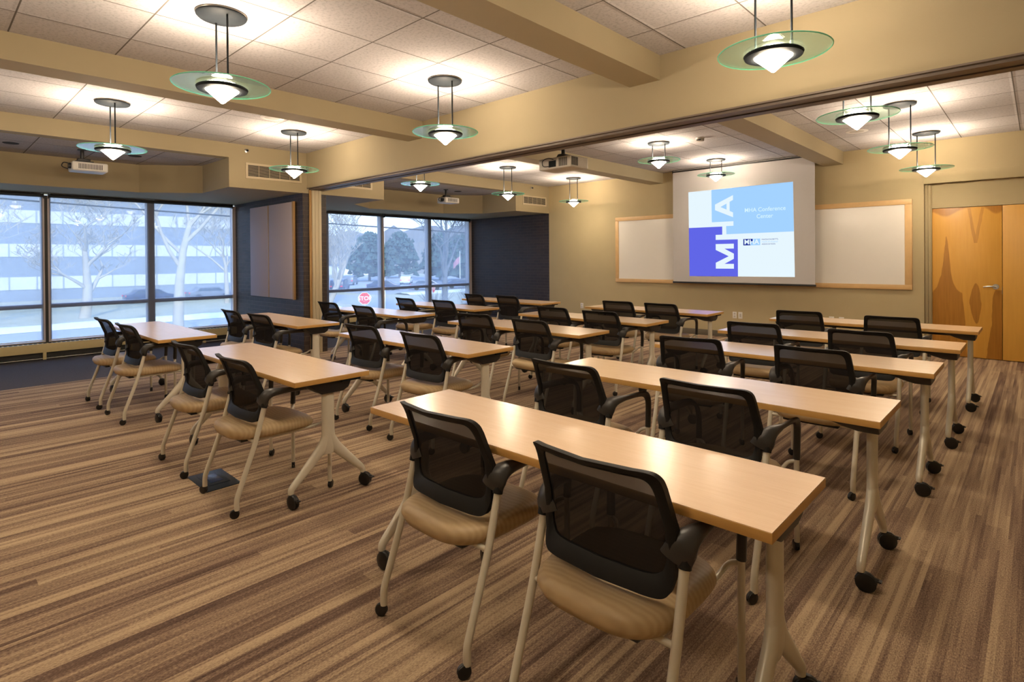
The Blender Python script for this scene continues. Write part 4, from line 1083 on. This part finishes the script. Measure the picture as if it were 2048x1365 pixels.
bw = empty('white_building', (-150, 98, GZ)); MB().box(-5, 5, -14, 14, 0, 2.7).build('walls', m_signwhite, bw, smooth=0)
MB().box(-5.2, 5.2, -14.2, 14.2, 2.7, 3.0).build('roof', m_facade, bw, smooth=0)
tag(bw, 'low white building behind the parked cars', 'building')
hb = empty('hilltop_building', (-120, 128, GZ + 13.0)); MB().box(-4, 4, -7, 7, 0, 2.6).build('walls', m_signwhite, hb, smooth=0)
MB().box(4.0, 4.05, -5, 5, 0.8, 1.7).build('window_band', m_carglass, hb, smooth=0)
MB().box(-4.3, 4.3, -7.3, 7.3, 2.6, 2.9).build('roof', m_band, hb, smooth=0)
tag(hb, 'white building on top of the distant hill', 'building')

def car(x, y, rot, m, lab, suv=False):
    r = empty('parked_car', (x, y, GZ + 0.02), rot); h = 1.75 if suv else 1.42
    body = [(-2.3, 0.35), (2.3, 0.35), (2.32, 0.75), (1.5, 0.92), (0.75, h - 0.03), (0.2, h), (-1.2, h), (-2.1 if suv else -1.7, 1.0 if not suv else h - 0.15), (-2.32, 0.9)]
    MB().prism(body, -0.88, 0.88, 'y').build('body', m, r, bevel=0.06)
    gl = [(1.25, 0.98), (0.68, h - 0.12), (-1.25, h - 0.12), (-1.55, 0.98)]
    MB().prism(gl, -0.90, 0.90, 'y').build('side_windows', m_carglass, r, smooth=0)
    MB().box(-2.36, -2.30, -0.85, -0.55, 0.72, 0.88).box(-2.36, -2.30, 0.55, 0.85, 0.72, 0.88).build('tail_lamps', m_tail, r, smooth=0)
    for sx in (-1.45, 1.45):
        for sy in (-0.8, 0.8):
            MB().lathe([(0.2, -0.11), (0.33, -0.11), (0.33, 0.11), (0.2, 0.11)], 18, (sx, sy, 0.33), 'y').build('wheel', m_wheel, r)
    tag(r, lab, 'car', 'parked cars outside')
car(-71.5, 41.0, 2.4, m_carblue, 'dark blue car parked leftmost in the far window', True)
car(-69.0, 46.5, 0.9, m_carblue, 'dark blue car with red tail lamps beside the window mullion')
car(-64.5, 50.8, 0.9, m_cargrey, 'grey car in the middle pane of the far window, front row')
car(-82, 60.0, 2.4, m_carwhite, 'white car behind the front row of parked cars')
car(-88, 52.5, 2.4, m_cargrey, 'grey van-like car in the back row of parked cars', True)
car(-63.5, 56.5, 0.9, m_carblue, 'dark car rightmost in the middle pane of the far window')
car(-70, 17.5, 1.57, m_carblue, 'dark car before the office building, seen through the near window')
car(-70, 23.5, 1.57, m_cargrey, 'grey car near the brick pier, seen through the near window')

# signs
def stop_sign(x, y, z, facing, lab, s=0.42):
    r = empty('stop_sign', (x, y, GZ), facing)
    MB().tube([(0, 0.03, 0), (0, 0.03, z - GZ + s)], 0.035, 8, up=(1, 0, 0)).build('post', m_pole, r)
    def octo(k): return [(k * math.cos(PI / 8 + i * PI / 4), z - GZ + k * math.sin(PI / 8 + i * PI / 4)) for i in range(8)]
    MB().prism(octo(s), -0.012, 0.012, 'y').build('sign_border', m_signwhite, r, smooth=0)
    MB().prism(octo(s * 0.92), -0.017, -0.0125, 'y').build('sign_face', m_red, r, smooth=0)
    text_mesh('lettering', 'STOP', 0.36 * s / 0.42, m_signwhite, r, (0, -0.022, z - GZ), dep=0.002, bold=0.006)
    tag(r, lab, 'road sign', 'stop signs outside')
stop_sign(-29.6, 18.6, -0.90, math.radians(57), 'red stop sign in the lower left pane of the far window', 0.39)
stop_sign(-33.0, 26.6, -0.75, math.radians(120), 'red stop sign seen edge-on beside the far window mullion', 0.36)
r = empty('folding_sign', (-34.5, 20.8, GZ), 0.9)
for s in (-1, 1):
    MB().add([(-0.35, s * 0.45, 0), (0.35, s * 0.45, 0), (0.28, s * 0.04, 1.1), (-0.28, s * 0.04, 1.1), (-0.35, s * 0.42, 0), (0.35, s * 0.42, 0), (0.28, s * 0.02, 1.07), (-0.28, s * 0.02, 1.07)],
             [(0, 1, 2, 3), (4, 5, 6, 7), (0, 1, 5, 4), (1, 2, 6, 5), (2, 3, 7, 6), (3, 0, 4, 7)]).build('board', m_signwhite, r, smooth=0)
tag(r, 'white folding pavement sign just left of the stop sign', 'sign')

fp = empty('flagpole', (-70.5, 62.5, GZ))
MB().tube([(0, 0, 0), (0, 0, 5.5)], [0.08, 0.05], 10, up=(1, 0, 0)).build('pole', m_signwhite, fp)
MB().lathe([(0.02, 5.48), (0.10, 5.55), (0.10, 5.62), (0.02, 5.70)], 10).build('finial', m_signwhite, fp)
fg = MB(); vs = []
for i in range(9):
    t = i / 8
    for j in range(4):
        q = j / 3
        vs.append((-0.9 * t, -0.7 * t + 0.08 * math.sin(t * 9), 5.0 - q * 1.1 - 1.2 * t))
fg.add(vs, [(i * 4 + j, i * 4 + j + 1, (i + 1) * 4 + j + 1, (i + 1) * 4 + j) for i in range(8) for j in range(3)])
fo = fg.build('flag', m_flag, fp, smooth=60)
sf = fo.modifiers.new('thickness', 'SOLIDIFY'); sf.thickness = 0.02
tag(fp, 'white flagpole with drooping red flag in the far window', 'flagpole')

wr = MB(); pts = []
A, Bp = Vector((-27.0, -8.0, 4.15)), Vector((-14.6, 22.0, 2.20))
for i in range(25):
    t = i / 24; p = A.lerp(Bp, t); p.z -= 4 * 0.15 * t * (1 - t); pts.append(p)
wr.tube(pts, 0.028, 6, caps=False)
tag(wr.build('overhead_cable', m_black), 'thin dark cable strung outside across both windows', 'cable')
